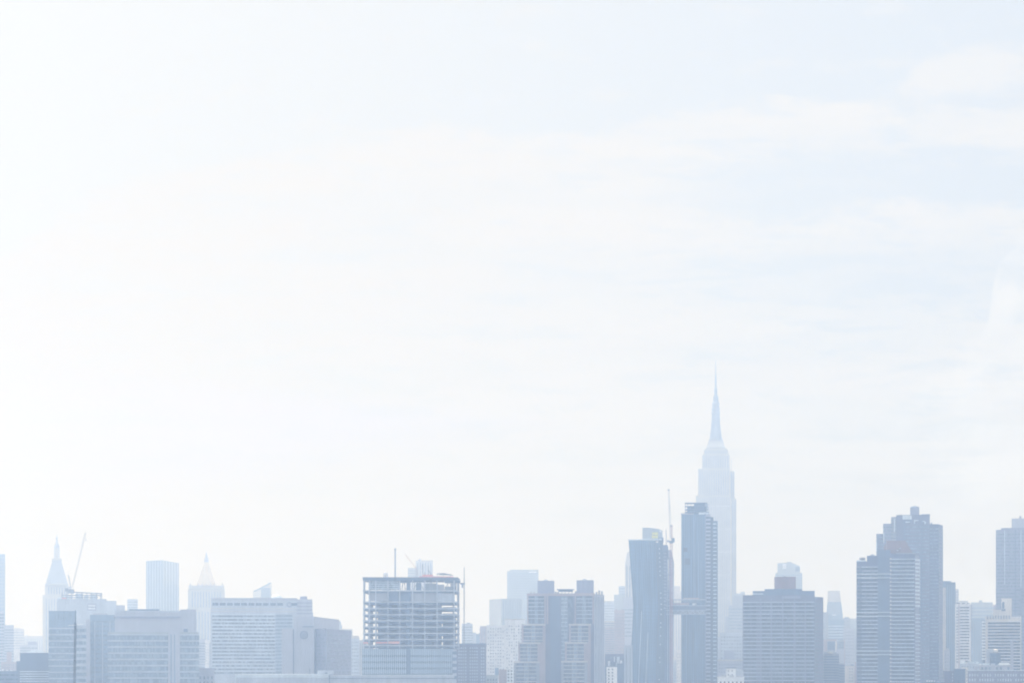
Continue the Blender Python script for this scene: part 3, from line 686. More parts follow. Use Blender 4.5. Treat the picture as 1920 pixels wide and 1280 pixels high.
mb = MB(); mb.bar((wx(819, Y), Y + 8, wz(1074.4, Y)), (wx(832, Y), Y + 8, wz(1073.6, Y)), .45).bar((wx(832, Y), Y + 8, wz(1073.6, Y)), (wx(850, Y), Y + 8, wz(1077, Y)), .55, .3).box(wx(824, Y), wx(846, Y), Y + 5, Y + 12, wz(1076.3, Y), wz(1075, Y))
for x in (820.5, 832, 845): mb.bar((wx(x, Y), Y + 8, wz(1082, Y)), (wx(x, Y), Y + 8, wz(1075, Y)), .14)
b.put('roof_canopy', mb, 'steel')
for x, y in ((793, 1056), (804, 1060), (797, 1071)): b.put('scaffold_pole', MB().bar((wx(x, Y), Y + 9, wz(1082, Y)), (wx(x - 1, Y), Y + 9, wz(y, Y)), .3), 'steel')
b.put('scaffold_pole', MB().bar((wx(803, Y), Y + 9, wz(1066, Y)), (wx(811, Y), Y + 9, wz(1080, Y)), .3), 'steel')
for x0, x1 in ((679.5, 762), (769.5, 848)):
    k = b.block('curtain_wall', x0, x1, 1215.5, 'glass_pale', sil=False, dY=-.3, D=10); b.cols(k, 22, 1216, 1264, .16, 'light_metal', 'mullion', 0, 0, 1, .15); b.rows(k, 1227, 1262, 11.6, 4, 'glass_blue', 'window_band', .08)
b.block('lower_body', 683, 852, 1216, 'slate', sil=False, dY=.9, D=34); k = b.block('side_stair', 848.3, 856, 1216.5, 'concrete', sil=False, dY=.2, D=20); b.rows(k, 1220, 1276, 11.6, 6, 'slate', 'opening', .1)
b = T('crane', 'small crane with a thin leaning jib above the unfinished building', 'crane', 1745, 772, z=wz(1082, 1745)); Yc = 1745
b.put('jib', lattice(MB(), (wx(781, Yc), Yc, wz(1066, Yc)), (wx(760, Yc), Yc, wz(1039, Yc)), .35, 14, .05), 'crane_red')
b.put('base', MB().box(wx(779, Yc), wx(784, Yc), Yc - 1, Yc + 1, wz(1083, Yc), wz(1066, Yc)), 'crane_white')
b = T('smoke_stack', 'tall thin grey smokestack standing behind the unfinished building', 'chimney', 2300, 741); Yk = 2300
b.put('shaft', MB().lathe(wx(741, Yk), Yk, [(1.15, -.3), (.85, wz(1100, Yk)), (.72, wz(1029, Yk))], 12), 'grey_stone'); b.put('rim', MB().lathe(wx(741, Yk), Yk, [(.95, wz(1031, Yk)), (1.0, wz(1027.5, Yk)), (.6, wz(1027.2, Yk))], 12), 'steel')
b = T('hoist_mast', 'thin vertical hoist mast tied to the right side of the unfinished building', 'mast', 1716, 870); Yh = 1716
b.put('mast', lattice(MB(), (wx(870, Yh), Yh, -.2), (wx(870.4, Yh), Yh, wz(1084, Yh)), .7, 60, .14), 'steel'); b.put('pole', MB().bar((wx(870.4, Yh), Yh, wz(1084.2, Yh)), (wx(870.4, Yh), Yh, wz(1062, Yh)), .3, .25, 6), 'steel')
b.put('platform', MB().box(wx(863, Yh), wx(872, Yh), Yh - 1, Yh + 2, wz(1094.8, Yh), wz(1092.2, Yh)), 'slate').location.z += 0
b.put('car', MB().box(wx(865.5, Yh), wx(868.6, Yh), Yh - 1, Yh + 1, wz(1101, Yh), wz(1095.3, Yh)), 'steel')
for y in (1140, 1190, 1240): b.put('tie', MB().bar((wx(866, Yh), Yh + 3, wz(y, Yh)), (wx(870, Yh), Yh, wz(y, Yh)), .12), 'steel')
b = T('water_tower', 'small pale conical roof tank above the left of the unfinished building', 'tank', 2400, 723, z=0)
Yw = 2400; b.put('tank', MB().lathe(wx(723, Yw), Yw, [(2.4, wz(1082, Yw)), (2.3, wz(1075, Yw)), (1.9, wz(1073, Yw)), (.4, wz(1071.5, Yw))], 12), 'pale_stone')
b.block('support_building', 716, 732, 1082, 'concrete', dY=-3, D=8, sil=False)
b = T('office_tower', 'pale two step tower with a finial behind the unfinished building', 'tower', 3200, 790, D=26)
k = b.block('body', 779.5, 811.5, 1050, 'pale_stone', sil=False); b.cols(k, 6, 1054, 1085, .35, 'win_pale'); k2 = b.block('wing', 765, 779.5, 1064, 'pale_stone', sil=False, dY=1); b.rows(k2, 1068, 1085, 5, 2, 'win_pale')
b.put('tank', MB().lathe(wx(787, b.Y), b.Y + 8, [(1.9, wz(1050.1, b.Y)), (1.9, wz(1047.5, b.Y)), (.3, wz(1046, b.Y))], 10), 'grey_stone')
# ---- middle
b = T('apartment_building', 'grey green block stepping down, right beside the hoist mast', 'building', 2700, 880, D=20)
k = b.block('body', 866, 886, 1168.5, 'concrete', sil=False); b.rows(k, 1174, 1206, 5, 2, 'win_pale'); b.block('bulkhead', 875, 882, 1166.5, 'grey_stone', bot=1168.6, dY=4, D=8, sil=False)
b.block('wing', 886, 893, 1185, 'concrete', sil=False, dY=2); k = b.block('wing', 893, 902, 1187.5, 'glass_pale', sil=False, dY=4)
b = T('brick_building', 'pinkish narrow tower with little balconies on its left edge, low centre', 'building', 2500, 907, D=22)
k = b.block('body', 900, 917, 1173, 'pink_brick', sil=False); b.cols(k, 3, 1178, 1207, .25, 'win_pale')
for q in range(5): b.put('balcony', MB().box(wx(898.3, 2500), wx(900.1, 2500), 2501, 2506, wz(1181 + q * 6, 2500), wz(1179 + q * 6, 2500)), 'pink_brick')
b = T('brick_building', 'dark blue grey brick block beside the foot of the unfinished building', 'building', 1850, 882, D=26)
k = b.block('body', 852, 911.5, 1207.5, 'brown_brick', sil=False); b.wins(k, 13, 1211, 1283, 12, .42, .4, 'light_metal', keep=lambda r, c: (r * 5 + c * 3) % 5 != 0); b.parapet(k, 'slate', .8)
b.block('side_stair', 900, 908, 1205, 'slate', bot=1207.6, dY=4, D=10, sil=False)
b = T('office_building', 'flat pale blue grey block left of the pale tall slab, behind the white flats', 'building', 2700, 948, D=36)
k = b.poly('body', [(917.5, 40), (940, 0), (978.5, 10), (978, 70)], 1121.5, 'glass_light'); b.cols(k, 8, 1125, 1175, .2, 'glass_pale', 'pier', 1)
b = T('office_tower', 'tall pale slab tower with a small chipped top left corner', 'tower', 3300, 980, D=40)
k = b.block('body', 951, 1009.5, 1070, 'glass_light', sil=False); k2 = b.block('crown', 956, 1009.3, 1067.3, 'glass_light', bot=1070.1, dY=.5, D=30, sil=False); b.rows(k, 1074, 1165, 4.6, 1.2, 'glass_pale', 'window_band')
b.put('sign_panel', MB().box(wx(991, 3300), wx(1006, 3300), 3299.6, 3300.2, wz(1073.4, 3300), wz(1070.8, 3300)), 'white')
b = T('apartment_building', 'cream white apartment block speckled with dark windows, left of twin penthouse block', 'building', 2050, 950, D=30)
k = b.block('body', 912, 947, 1171, 'white_brick', sil=False); b.wins(k, 7, 1175, 1262, 15, .36, .42, 'win', keep=lambda r, c: (r * 3 + c * 7) % 6 != 0)
k = b.block('body', 947, 985, 1161, 'white_brick', sil=False, dY=.4); b.wins(k, 8, 1170, 1284, 19, .36, .42, 'win', keep=lambda r, c: (r * 5 + c * 2) % 6 > 1); b.parapet(k, 'pale_stone', .8)
b = T('low_building', 'low glassy block in front of the speckled cream apartments', 'building', 1700, 924, D=16)
k = b.block('body', 911.5, 934, 1264.5, 'glass_light', sil=False); b.wins(k, 4, 1270, 1284, 2, .55, .6, 'win_dark'); b.block('bulkhead', 928, 935, 1251, 'glass_pale', bot=1264.6, dY=4, D=6, sil=False)
b = T('low_building', 'small white house front with two columns of dark windows left of stepped block', 'building', 1720, 956, D=14)
k = b.block('body', 950, 962.5, 1252.5, 'white', sil=False); b.wins(k, 2, 1254, 1284, 5, .5, .45, 'opening'); k2 = b.block('wing', 935, 950, 1254, 'pink_brick', sil=False, dY=1.5, D=12)

# stepped twin penthouse block
b = T('apartment_tower', 'stepped brick apartment block with two boxy rooftop penthouses', 'tower', 1900, 1048, D=34); Y = 1900
k = b.block('body', 988.5, 1076, 1113, 'brown_brick', sil=False); k1 = b.block('body', 1076, 1114, 1112, 'brown_brick', sil=False, dY=-.2)
b.put('parapet', MB().box(wx(988, Y), wx(1076.5, Y), Y - .5, Y + 34.2, wz(1116.5, Y), wz(1111.6, Y)), 'pink_brick'); b.put('parapet', MB().box(wx(1076.6, Y), wx(1115, Y), Y - .8, Y + 34.1, wz(1116.4, Y), wz(1111.1, Y)), 'pink_brick')
k2 = b.poly('side_wing', [(1114, -.1), (1133, 14), (1133, 60), (1114, 60)], 1113, 'mauve_light'); b.cols(k2, 6, 1118, 1284, .3, 'win_mid', 'window_column', 0, .05, .95, .12)
def bay(x0, x1, y0, y1, m, dY=0):
    b.put('glass_bay', MB().box(wx(x0, Y), wx(x1, Y), Y - .9 + dY, Y + .3 + dY, wz(y1, Y), wz(y0, Y)), m)
def flr(x0, x1, y0, y1, dY=0, pitch=7.3):
    n = int((y1 - y0) / pitch); o1 = b.put('balcony_slab', MB().box(wx(x0, Y), wx(x1, Y), Y - 1.25 + dY, Y - .2 + dY, wz(y0 + 5.6, Y), wz(y0 + 4.2, Y)), 'concrete')
    b.copies(o1, [(0, 0, -pitch / F * Y * i) for i in range(1, n)])
bay(990.5, 1002, 1117, 1168, 'win_dark'); bay(1003, 1008, 1117, 1168, 'win_mid'); bay(1009, 1020, 1117, 1168, 'win_dark'); flr(990.5, 1020, 1117, 1168)
bay(1032, 1050, 1117, 1286, 'blue_panel', .35); bay(1052, 1064, 1117, 1286, 'win_mid', .2); bay(1065, 1074, 1117, 1200, 'win_dark', .3); flr(1052, 1064, 1117, 1286)
bay(1081, 1091, 1117, 1168, 'win_dark', -.2); bay(1092, 1098, 1117, 1168, 'win_mid', -.2); bay(1099, 1110, 1117, 1168, 'win_dark', -.2); flr(1081, 1110, 1117, 1168, -.2)
b.cols(k, 3, 1117, 1169, .4, 'pink_brick', 'pier', 0, .30, .45, .4)
for x in (988.8, 1021.5, 1026, 1077.5, 1111): b.put('pier', MB().box(wx(x, Y), wx(x + 2, Y), Y - 1.1, Y + .4, wz(1169, Y), wz(1116.6, Y)), 'pink_brick')
for x0, x1, t, bt in ((978, 1023, 1169, 1203), (972, 1013, 1203.5, 1239), (964, 1012, 1239, 1300), (1067, 1108, 1169, 1203), (1059.5, 1100, 1203, 1238), (1053, 1102, 1238, 1300)):
    i = {1169: 1, 1203.5: 2, 1203: 2, 1239: 3, 1238: 3}[t]
    st = b.block('setback', x0, x1, t, 'pink_brick' if i < 3 else 'grey_stone', bot=None, dY=-4 * i, D=6 + 4 * i, sil=False); Yq = Y - 4 * i
    b.put('coping', MB().box(wx(x0 - .5, Yq), wx(x1 + .5, Yq), Yq - 1.4, Yq + 3, wz(t + 2.8, Yq), wz(t - .2, Yq)), 'pale_stone')
    for a, c, m in ((.09, .40, 'win_dark'), (.42, .56, 'win_mid'), (.58, .88, 'win_dark')):
        xa, xc_ = x0 + (x1 - x0) * a, x0 + (x1 - x0) * c
        b.put('glass_bay', MB().box(wx(xa, Yq), wx(xc_, Yq), Yq - 1.0, Yq + .3, wz(min(bt, 1290), Yq), wz(t + 3.4, Yq)), m)
    n = int((min(bt, 1290) - t - 4) / 7.2)
    o1 = b.put('balcony_slab', MB().box(wx(x0 + (x1 - x0) * .09, Yq), wx(x0 + (x1 - x0) * .88, Yq), Yq - 1.4, Yq - .3, wz(t + 9.6, Yq), wz(t + 8.3, Yq)), 'pale_stone')
    b.copies(o1, [(0, 0, -7.2 / F * Yq * q) for q in range(1, n)])
for x0, x1, t, ap in ((1007.5, 1039, 1088, 1023), (1081, 1113, 1087, 1096)):
    p_ = b.block('penthouse', x0, x1, t, 'mauve_panel', bot=1111.8, dY=5, D=16, sil=False); pc = wx(ap, Y + 5)
    b.put('roof_cap', MB().lathe(pc, Y + 13, [(4.4, p_.z1 - .05), (2.6, p_.z1 + .5), (.3, p_.z1 + 1.4)], 4, math.pi / 4), 'slate', p_.o)
    b.put('aerial', MB().bar((wx(x1 - 4, Y), Y + 8, p_.z1), (wx(x1 - 4, Y), Y + 8, p_.z1 + 1.6), .12), 'steel')
mb = MB().box(wx(1044, Y), wx(1077, Y), Y + 4, Y + 14, wz(1104.6, Y), wz(1103.3, Y)).box(wx(1048, Y), wx(1074, Y), Y + 4.5, Y + 13, wz(1108, Y), wz(1104.5, Y))
for x in (1047, 1053, 1059, 1066, 1072): mb.box(wx(x, Y), wx(x + 1.2, Y), Y + 4.2, Y + 5.2, wz(1111.7, Y), wz(1104.5, Y))
b.put('roof_pavilion', mb, 'slate')
for x, h in ((994, 5), (1000, 4), (1008, 3), (1028, 3), (1040, 5), (1044, 4), (1078, 6), (1117, 4), (1122, 8), (1127, 6)): b.put('roof_plant', MB().box(wx(x, Y), wx(x + 3.2, Y), Y + 3, Y + 4.6, wz(1112.2, Y) if x < 1113 else wz(1113.3, Y) , wz(1111.8 - h * .75, Y)), 'grey_stone')

# behind, between the stepped block and the bent glass tower
b = T('office_tower', 'pale far slab just right of the stepped brick block', 'tower', 3300, 1142, D=26)
k = b.block('body', 1130, 1152, 1128, 'concrete'); b.rows(k, 1134, 1180, 5, 1.6, 'win_pale'); b.parapet(k, 'pale_stone', 1.5)
b = T('office_tower', 'pale stepped tower, second behind the left shoulder of the bent tower', 'tower', 3150, 1163, D=26)
k = b.block('body', 1151.5, 1175, 1114, 'glass_light', sil=False); k = b.block('upper_body', 1160, 1176, 1098, 'concrete', sil=False, dY=4); b.rows(k, 1102, 1140, 5, 1.6, 'win_pale')
b = T('office_tower', 'slim pale tower peeping out behind the left edge of the bent glass tower', 'tower', 2900, 1182, D=30)
k = b.poly('body', [(1172, 0), (1190, 0), (1190, 30), (1172, 30)], 1056, 'pale_stone'); cc = MB().prism(k.pts, k.z1 - .02, wz(1034, 2900), [(wx(1176, 2900), 2900), (wx(1190, 2900), 2900), (wx(1190, 2900), 2930), (wx(1176, 2900), 2930)]); b.put('tapered_top', cc, 'pale_stone'); b.cols(k, 3, 1060, 1200, .3, 'win_mid')
b = T('apartment_building', 'mauve block directly against the left waist of the bent glass tower', 'building', 2600, 1180, D=20)
k = b.block('body', 1168, 1192, 1119, 'mauve_light', sil=False); b.rows(k, 1141, 1190, 7, 2.4, 'win_pale')
b = T('apartment_building', 'mauve block with rows of square dots for windows, left of the bent tower', 'building', 2450, 1161, D=22)
k = b.block('body', 1152, 1171, 1143, 'pink_brick', sil=False); b.wins(k, 6, 1148, 1240, 16, .42, .4, 'win_pale')
for x in (1154, 1165): b.block('bulkhead', x, x + 2.5, 1140.5, 'pink_brick', bot=1143.1, dY=3, D=6, sil=False)
b = T('apartment_building', 'pinkish low block with fine rows, just right of the stepped brick block', 'building', 2550, 1143, D=20)
k = b.block('body', 1130, 1152.3, 1163, 'pale_stone', sil=False); b.rows(k, 1167, 1222, 4.2, 1.5, 'win_mid'); k = b.block('lower_wing', 1135, 1151, 1176, 'pink_brick', sil=False, dY=-3, D=3.2); b.rows(k, 1180, 1222, 4.2, 1.5, 'win_mid')
b = T('low_building', 'dark low block with cluttered bright roof, left foot of the bent tower', 'building', 2000, 1150, D=24)
k = b.block('body', 1133, 1170, 1225, 'brown_brick', sil=False, dY=14); b.wins(k, 9, 1228, 1252, 3, .5, .4, 'win_mid')
k = b.block('annexe', 1157, 1170, 1243, 'slate', sil=False); b.block('roof_box', 1144, 1153, 1240, 'blue_panel', bot=1249, dY=3, D=6, sil=False)
k3 = b.block('annexe', 1133, 1157.5, 1248, 'slate', sil=False, dY=6, D=8)
for x, y, w, m in ((1150.5, 1230, 1.6, 'white'), (1139, 1238, 5, 'white'), (1156, 1230, 5, 'light_metal'), (1162, 1237, 4, 'white'), (1154, 1241, 4, 'light_metal')): b.put('roof_plant', MB().box(wx(x, 2006), wx(x + w, 2006), 2008, 2011, wz(1249.5, 2006), wz(y, 2006)), m)
b = T('white_building', 'small white building with two columns of dark square windows, low centre', 'building', 1700, 1147, D=18)
k = b.block('body', 1137, 1157, 1249.5, 'white_brick', sil=False); b.wins(k, 2, 1251, 1281, 5, .35, .55, 'win_dark', u0=.05, u1=.75)
for q in range(4): b.put('side_window', MB().box(wx(1135.2, 1705), wx(1137, 1705), 1702, 1705, wz(1258 + q * 7, 1705), wz(1254.5 + q * 7, 1705)), 'opening')
b = T('apartment_building', 'grey green block with a smooth side, hidden behind the foot of the bent tower', 'building', 1950, 1178, D=20)
k = b.block('body', 1170, 1186, 1209, 'concrete', sil=False); b.cols(k, 2, 1215, 1284, .2, 'win_pale')

# bent glass tower (west)
b = T('glass_tower', 'bent dark blue glass tower leaning at its waist, with a roof box and bridge', 'tower', 2080, 1210, D=40); Y = 2080
def bent(part, pxs, m, ys=(1011, 1136, 1300), dy0=0, dy1=30, tops=None):
    """a body kinked at mid height: rows of (left px, right px)"""
    mb = MB(); n = len(ys)
    for (a, c), y in zip(pxs, ys):
        z = wz(y, Y) if y < 1300 else wz(y, Y)
        xa, xc_ = wx(a, Y), wx(c, Y)
        mb.v += [(xa, Y + dy0, z), (xc_, Y + dy0, z), (xc_, Y + dy1, z), (xa, Y + dy1, z)]
    for j in range(n - 1):
        for i in range(4): mb.f.append((j * 4 + i, j * 4 + (i + 1) % 4, j * 4 + 4 + (i + 1) % 4, j * 4 + 4 + i))
    mb.f += [(0, 1, 2, 3), tuple(n * 4 - 4 + i for i in (3, 2, 1, 0))]
    return b.put(part, mb, m)
bent('front_body', [(1178.5, 1229.5), (1187.5, 1235), (1179.5, 1229)], 'copper_glass')
bent('front_body', [(1229.7, 1243), (1235.2, 1246), (1229.2, 1246)], 'glass_blue', ys=(1016, 1136, 1300), dy0=.6, dy1=28)
bent('side_body', [(1243, 1252), (1246, 1254), (1246, 1254)], 'slate', ys=(1021, 1136, 1300), dy0=1.4, dy1=26)
bent('side_body', [(1252, 1258.5), (1254, 1263.8), (1254, 1263.4), (1254, 1262)], 'mauve_light', ys=(1030, 1054, 1136, 1300), dy0=2.2, dy1=24)
for q in range(1, 12):   # faint lines of joints in the curtain wall
    f = q / 12; mb = MB()
    for (ya, la, ra), (yb, lb, rb) in (((1012, 1178.5, 1229.5), (1136, 1187.5, 1235)), ((1136, 1187.5, 1235), (1299, 1179.5, 1229))):
        mb.bar((wx(la + (ra - la) * f, Y), Y, wz(ya, Y)), (wx(lb + (rb - lb) * f, Y), Y, wz(yb, Y)), .13)
    b.put('mullion', mb, 'glass_pale')
def lr(y):
    return (1178.5 + (y - 1011) / 125 * 9, 1229.5 + (y - 1011) / 125 * 5.5) if y < 1136 else (1187.5 - (y - 1136) / 164 * 8, 1235 - (y - 1136) / 164 * 6)
for q in range(38):
    y = 1018.5 + q * 7.1; l, r = lr(y); b.put('floor_line', MB().box(wx(l + .4, Y), wx(r - .2, Y), Y - .13, Y + .3, wz(y + .8, Y), wz(y, Y)), 'glass_blue')
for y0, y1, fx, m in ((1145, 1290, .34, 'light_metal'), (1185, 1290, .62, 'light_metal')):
    l, r = lr(y0); l2, r2 = lr(y1); b.put('pale_strip', MB().bar((wx(l + (r - l) * fx, Y), Y, wz(y0, Y)), (wx(l2 + (r2 - l2) * fx, Y), Y, wz(y1, Y)), .28), m)  # paler strips running down the glass front
b.put('corner_fin', MB().bar((wx(1229.6, Y), Y - .1, wz(1011, Y)), (wx(1235.1, Y), Y - .1, wz(1136, Y)), .35).bar((wx(1235.1, Y), Y - .1, wz(1136, Y)), (wx(1229.1, Y), Y - .1, wz(1300, Y)), .35), 'dark_steel')
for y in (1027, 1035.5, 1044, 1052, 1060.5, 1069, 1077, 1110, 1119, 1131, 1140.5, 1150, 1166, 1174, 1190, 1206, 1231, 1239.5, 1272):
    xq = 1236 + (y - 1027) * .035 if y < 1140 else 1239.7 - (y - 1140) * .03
    b.put('white_dot', MB().box(wx(xq - .7, Y), wx(xq + .9, Y), Y - .5, Y + .8, wz(y + 2.2, Y), wz(y, Y)), 'white')  # small white blocks up the tower corner
for q in range(17):
    y = 1036 + q * 6.4; b.put('balcony_slab', MB().box(wx(1244.5, Y), wx(1249.5, Y), Y + .4, Y + 2, wz(y + 1.6, Y), wz(y, Y)), 'mauve_light')
for x, m in ((1251.3, 'light_metal'), (1255.5, 'mauve_panel'), (1259.2, 'light_metal')): b.put('cladding_strip', MB().box(wx(x, Y), wx(x + .9, Y), Y + 1.2, Y + 3, -.2, wz(1048, Y)), m)
for y in (1045, 1076, 1110): b.put('hoist_gate', MB().box(wx(1243.5, Y), wx(1262, Y), Y + .9, Y + 3, wz(y + 1, Y), wz(y, Y)), 'slate')
b.put('dark_box', MB().box(wx(1242, Y), wx(1253, Y), Y + .5, Y + 12, wz(1032, Y), wz(1024, Y)), 'blue_panel')  # solid dark box, no hollow behind it
Yr = Y + 5
mb = MB(); pr = [(1204, 988.5), (1215, 988.6), (1228, 990), (1236, 991.5), (1241.5, 994)]
mb.v = [(wx(x, Yr), Yr, wz(y, Yr)) for x, y in pr] + [(wx(1241.5, Yr), Yr, wz(1013, Yr)), (wx(1204, Yr), Yr, wz(1013, Yr))]; mb.v += [(x, y + 16, z) for x, y, z in mb.v]
mb.f = [tuple(range(7)), tuple(reversed(range(7, 14)))] + [(i, i + 7, (i + 1) % 7 + 7, (i + 1) % 7) for i in range(7)]
rb = b.put('roof_box', mb, 'glass_light')
for y0, y1, x0 in ((997.5, 1002, 1222), (1003, 1008.5, 1221.5)): b.put('yellow_sheathing', MB().box(wx(x0, Yr), wx(1233, Yr), Yr - .25, Yr + .3, wz(y1, Yr), wz(y0, Yr)), 'yellow', rb)
b.put('roof_louvre', MB().box(wx(1234, Yr), wx(1243.5, Yr), Yr - .4, Yr + 14, wz(1016, Yr), wz(1007, Yr)), 'slate'); b.put('white_roof_panel', MB().box(wx(1236, Yr), wx(1240, Yr), Yr - .6, Yr + .2, wz(997.5, Yr), wz(993, Yr)), 'white')  # plain white panel, nothing cut through
b.put('parapet', MB().box(wx(1178, Y), wx(1229.9, Y), Y - .35, Y + .6, wz(1012.6, Y), wz(1010.4, Y)), 'light_metal'); b.put('terrace', MB().box(wx(1204.5, Y), wx(1241, Y), Y + 3.6, Y + 4.9, wz(1012, Y), wz(1008.6, Y)), 'light_metal')
b.put('hoist_pole', MB().bar((wx(1249, Y), Y + 4, wz(1022, Y)), (wx(1249, Y), Y + 4, wz(992, Y)), .35, .3, 6), 'steel')

b = T('glass_tower', 'straight dark glass tower with a scaffold crown, right end of the bridge', 'tower', 2110, 1310, D=45); Y = 2110
k = b.block('front_body', 1277.5, 1323, 962.5, 'copper_glass', sil=False)
for q in range(44): b.put('floor_line', MB().box(wx(1277.7, Y), wx(1322.8, Y), Y - .13, Y + .3, wz(968.3 + q * 7.3, Y), wz(967.5 + q * 7.3, Y)), 'glass_blue')
b.cols(k, 11, 963, 1298, .12, 'glass_pale', 'mullion', 0, 0, 1, .22)
for x, y0, y1, w in ((1301, 975, 1120, 1.2), (1309, 1015, 1120, 1.4), (1314, 1050, 1160, 1), (1287, 1150, 1290, .9)): b.put('pale_strip', MB().box(wx(x, Y), wx(x + w, Y), Y - .3, Y + .2, wz(y1, Y), wz(y0, Y)), 'glass_pale')  # pale strips of uneven length on the front
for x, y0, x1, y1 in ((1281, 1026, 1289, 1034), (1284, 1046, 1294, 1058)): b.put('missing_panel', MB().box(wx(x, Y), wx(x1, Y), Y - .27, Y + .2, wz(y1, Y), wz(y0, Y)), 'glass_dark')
k2 = b.block('side_body', 1323.2, 1332, 963, 'mauve_light', sil=False, dY=1.2, D=42); b.rows(k2, 968, 1290, 7.3, 4.2, 'win_dark', 'window_band', .2)
k3 = b.block('side_body', 1332, 1337, 969, 'glass_dark', sil=False, dY=3, D=38)
k4 = b.block('side_body', 1337, 1345, 976, 'glass_blue', dY=2, D=16); b.rows(k4, 981, 1290, 7.3, 1.7, 'light_metal', 'balcony_slab', .6, 1336.5, 1343)
b.put('corner_fin', MB().box(wx(1322.4, Y), wx(1323.6, Y), Y - .4, Y + 1.5, -.2, wz(962, Y)), 'mauve_panel'); b.put('parapet', MB().box(wx(1277, Y), wx(1301, Y), Y - .3, Y + 1, wz(964, Y), wz(961.6, Y)), 'grey_stone')
b.put('parapet', MB().box(wx(1310, Y), wx(1328, Y), Y - .3, Y + 1.1, wz(964, Y), wz(960.2, Y)), 'light_metal')
mb = MB()
for x in (1284.5, 1289, 1295, 1301, 1307, 1313, 1319, 1324): 
    for yy in (5, 15): mb.box(wx(x, Y), wx(x + .7, Y), Y + yy, Y + yy + .4, wz(962.6, Y), wz(941.5, Y))
b.put('crown_post', mb, 'slate')
for y in (941, 947, 953, 958): b.put('crown_beam', MB().box(wx(1284, Y), wx(1326 + (y - 941) * .2, Y), Y + 4.5, Y + 16, wz(y + 1.2, Y), wz(y, Y)), 'slate')
b.put('crown_screen', MB().box(wx(1288.5, Y), wx(1324, Y), Y + 8, Y + 9, wz(962.6, Y), wz(948.5, Y)), 'glass_blue'); b.put('crown_screen', MB().box(wx(1302, Y), wx(1322, Y), Y + 7, Y + 7.5, wz(956, Y), wz(942, Y)), 'slate')
for y in (944, 949.5): b.put('cantilever', MB().box(wx(1322, Y), wx(1329, Y), Y + 6, Y + 9, wz(y + 1, Y), wz(y, Y)), 'slate')
b = T('sky_bridge', 'three storey glazed bridge joining the bent and the straight glass towers', 'bridge', 2074, 1286, z=wz(1151, 2074)); Y = 2074
for y, h in ((1122.5, 1.6), (1134, 1.4), (1142.5, 1.6), (1149.8, 1.4)): b.put('floor_beam_or_shade', MB().box(wx(1249, Y), wx(1324, Y), Y - 2, Y + 5.8, wz(y + h, Y), wz(y, Y)), 'concrete')
b.put('lower_wall', MB().box(wx(1256, Y), wx(1322, Y), Y - 1, Y + 5.6, wz(1142.6, Y), wz(1135.3, Y)), 'blue_panel'); b.put('truss_wall', MB().box(wx(1258, Y), wx(1321, Y), Y - .6, Y + 5.5, wz(1150, Y), wz(1144, Y)), 'grey_stone')
mb = MB()
for i in range(7): mb.bar((wx(1258 + i * 9, Y), Y - 1.6, wz(1150, Y)), (wx(1262.5 + i * 9, Y), Y - 1.6, wz(1144, Y)), .3).bar((wx(1262.5 + i * 9, Y), Y - 1.6, wz(1144, Y)), (wx(1267 + i * 9, Y), Y - 1.6, wz(1150, Y)), .3)
b.put('truss', mb, 'light_metal')
b.put('upper_glazing', MB().box(wx(1280, Y), wx(1312, Y), Y - .2, Y + 5, wz(1129, Y), wz(1124.3, Y)), 'glass_pale'); b.put('netting', MB().box(wx(1262, Y), wx(1292, Y), Y - .4, Y - .2, wz(1133.8, Y), wz(1129.6, Y)), 'pink_brick')
b.put('roof_net', MB().box(wx(1281, Y), wx(1311, Y), Y + 1, Y + 1.4, wz(1122.4, Y), wz(1120, Y)), 'pink_brick'); b.put('tarpaulin', MB().box(wx(1298, Y), wx(1306, Y), Y - 1, Y - .6, wz(1133.6, Y), wz(1130, Y)), 'white')
for x in (1250, 1257, 1263, 1267, 1273, 1288, 1304, 1322): b.put('post', MB().box(wx(x, Y), wx(x + .9, Y), Y - 2.1, Y - 1.3, wz(1150, Y), wz(1122, Y)), 'steel')
b = T('tower_crane', 'tower crane with nearly upright jib standing beside the bent glass tower', 'crane', 2070, 1258); Yc = 2070
b.put('mast', lattice(MB(), (wx(1258.5, Yc), Yc, -.2), (wx(1258.5, Yc), Yc, wz(1014, Yc)), 1.9, 54, .22), 'crane_red')
b.put('machine_deck', MB().box(wx(1252, Yc), wx(1264.5, Yc), Yc - 1.6, Yc + 1.6, wz(1015, Yc), wz(1013, Yc)).box(wx(1255, Yc), wx(1262, Yc), Yc - 1.2, Yc + 1.2, wz(1018, Yc), wz(1014.9, Yc)), 'blue_panel')
b.put('counterweight', MB().box(wx(1259, Yc), wx(1265, Yc), Yc - 1.4, Yc + 1.4, wz(1016.5, Yc), wz(1008, Yc)), 'blue_panel'); b.put('cab', MB().box(wx(1250.5, Yc), wx(1254, Yc), Yc - 2.2, Yc - .6, wz(1016, Yc), wz(1012, Yc)), 'mauve_panel')
b.put('jib', lattice(MB(), (wx(1257, Yc), Yc, wz(1011, Yc)), (wx(1253.8, Yc), Yc, wz(919, Yc)), .95, 36, .13), 'crane_white')
b.put('a_frame', lattice(MB(), (wx(1259.5, Yc), Yc, wz(1008.2, Yc)), (wx(1259, Yc), Yc, wz(984, Yc)), 1.3, 7, .17), 'crane_red')
b.put('pulley_head', MB().box(wx(1256.5, Yc), wx(1261.5, Yc), Yc - .6, Yc + .6, wz(986.3, Yc), wz(984.2, Yc)), 'steel').location.z += 0
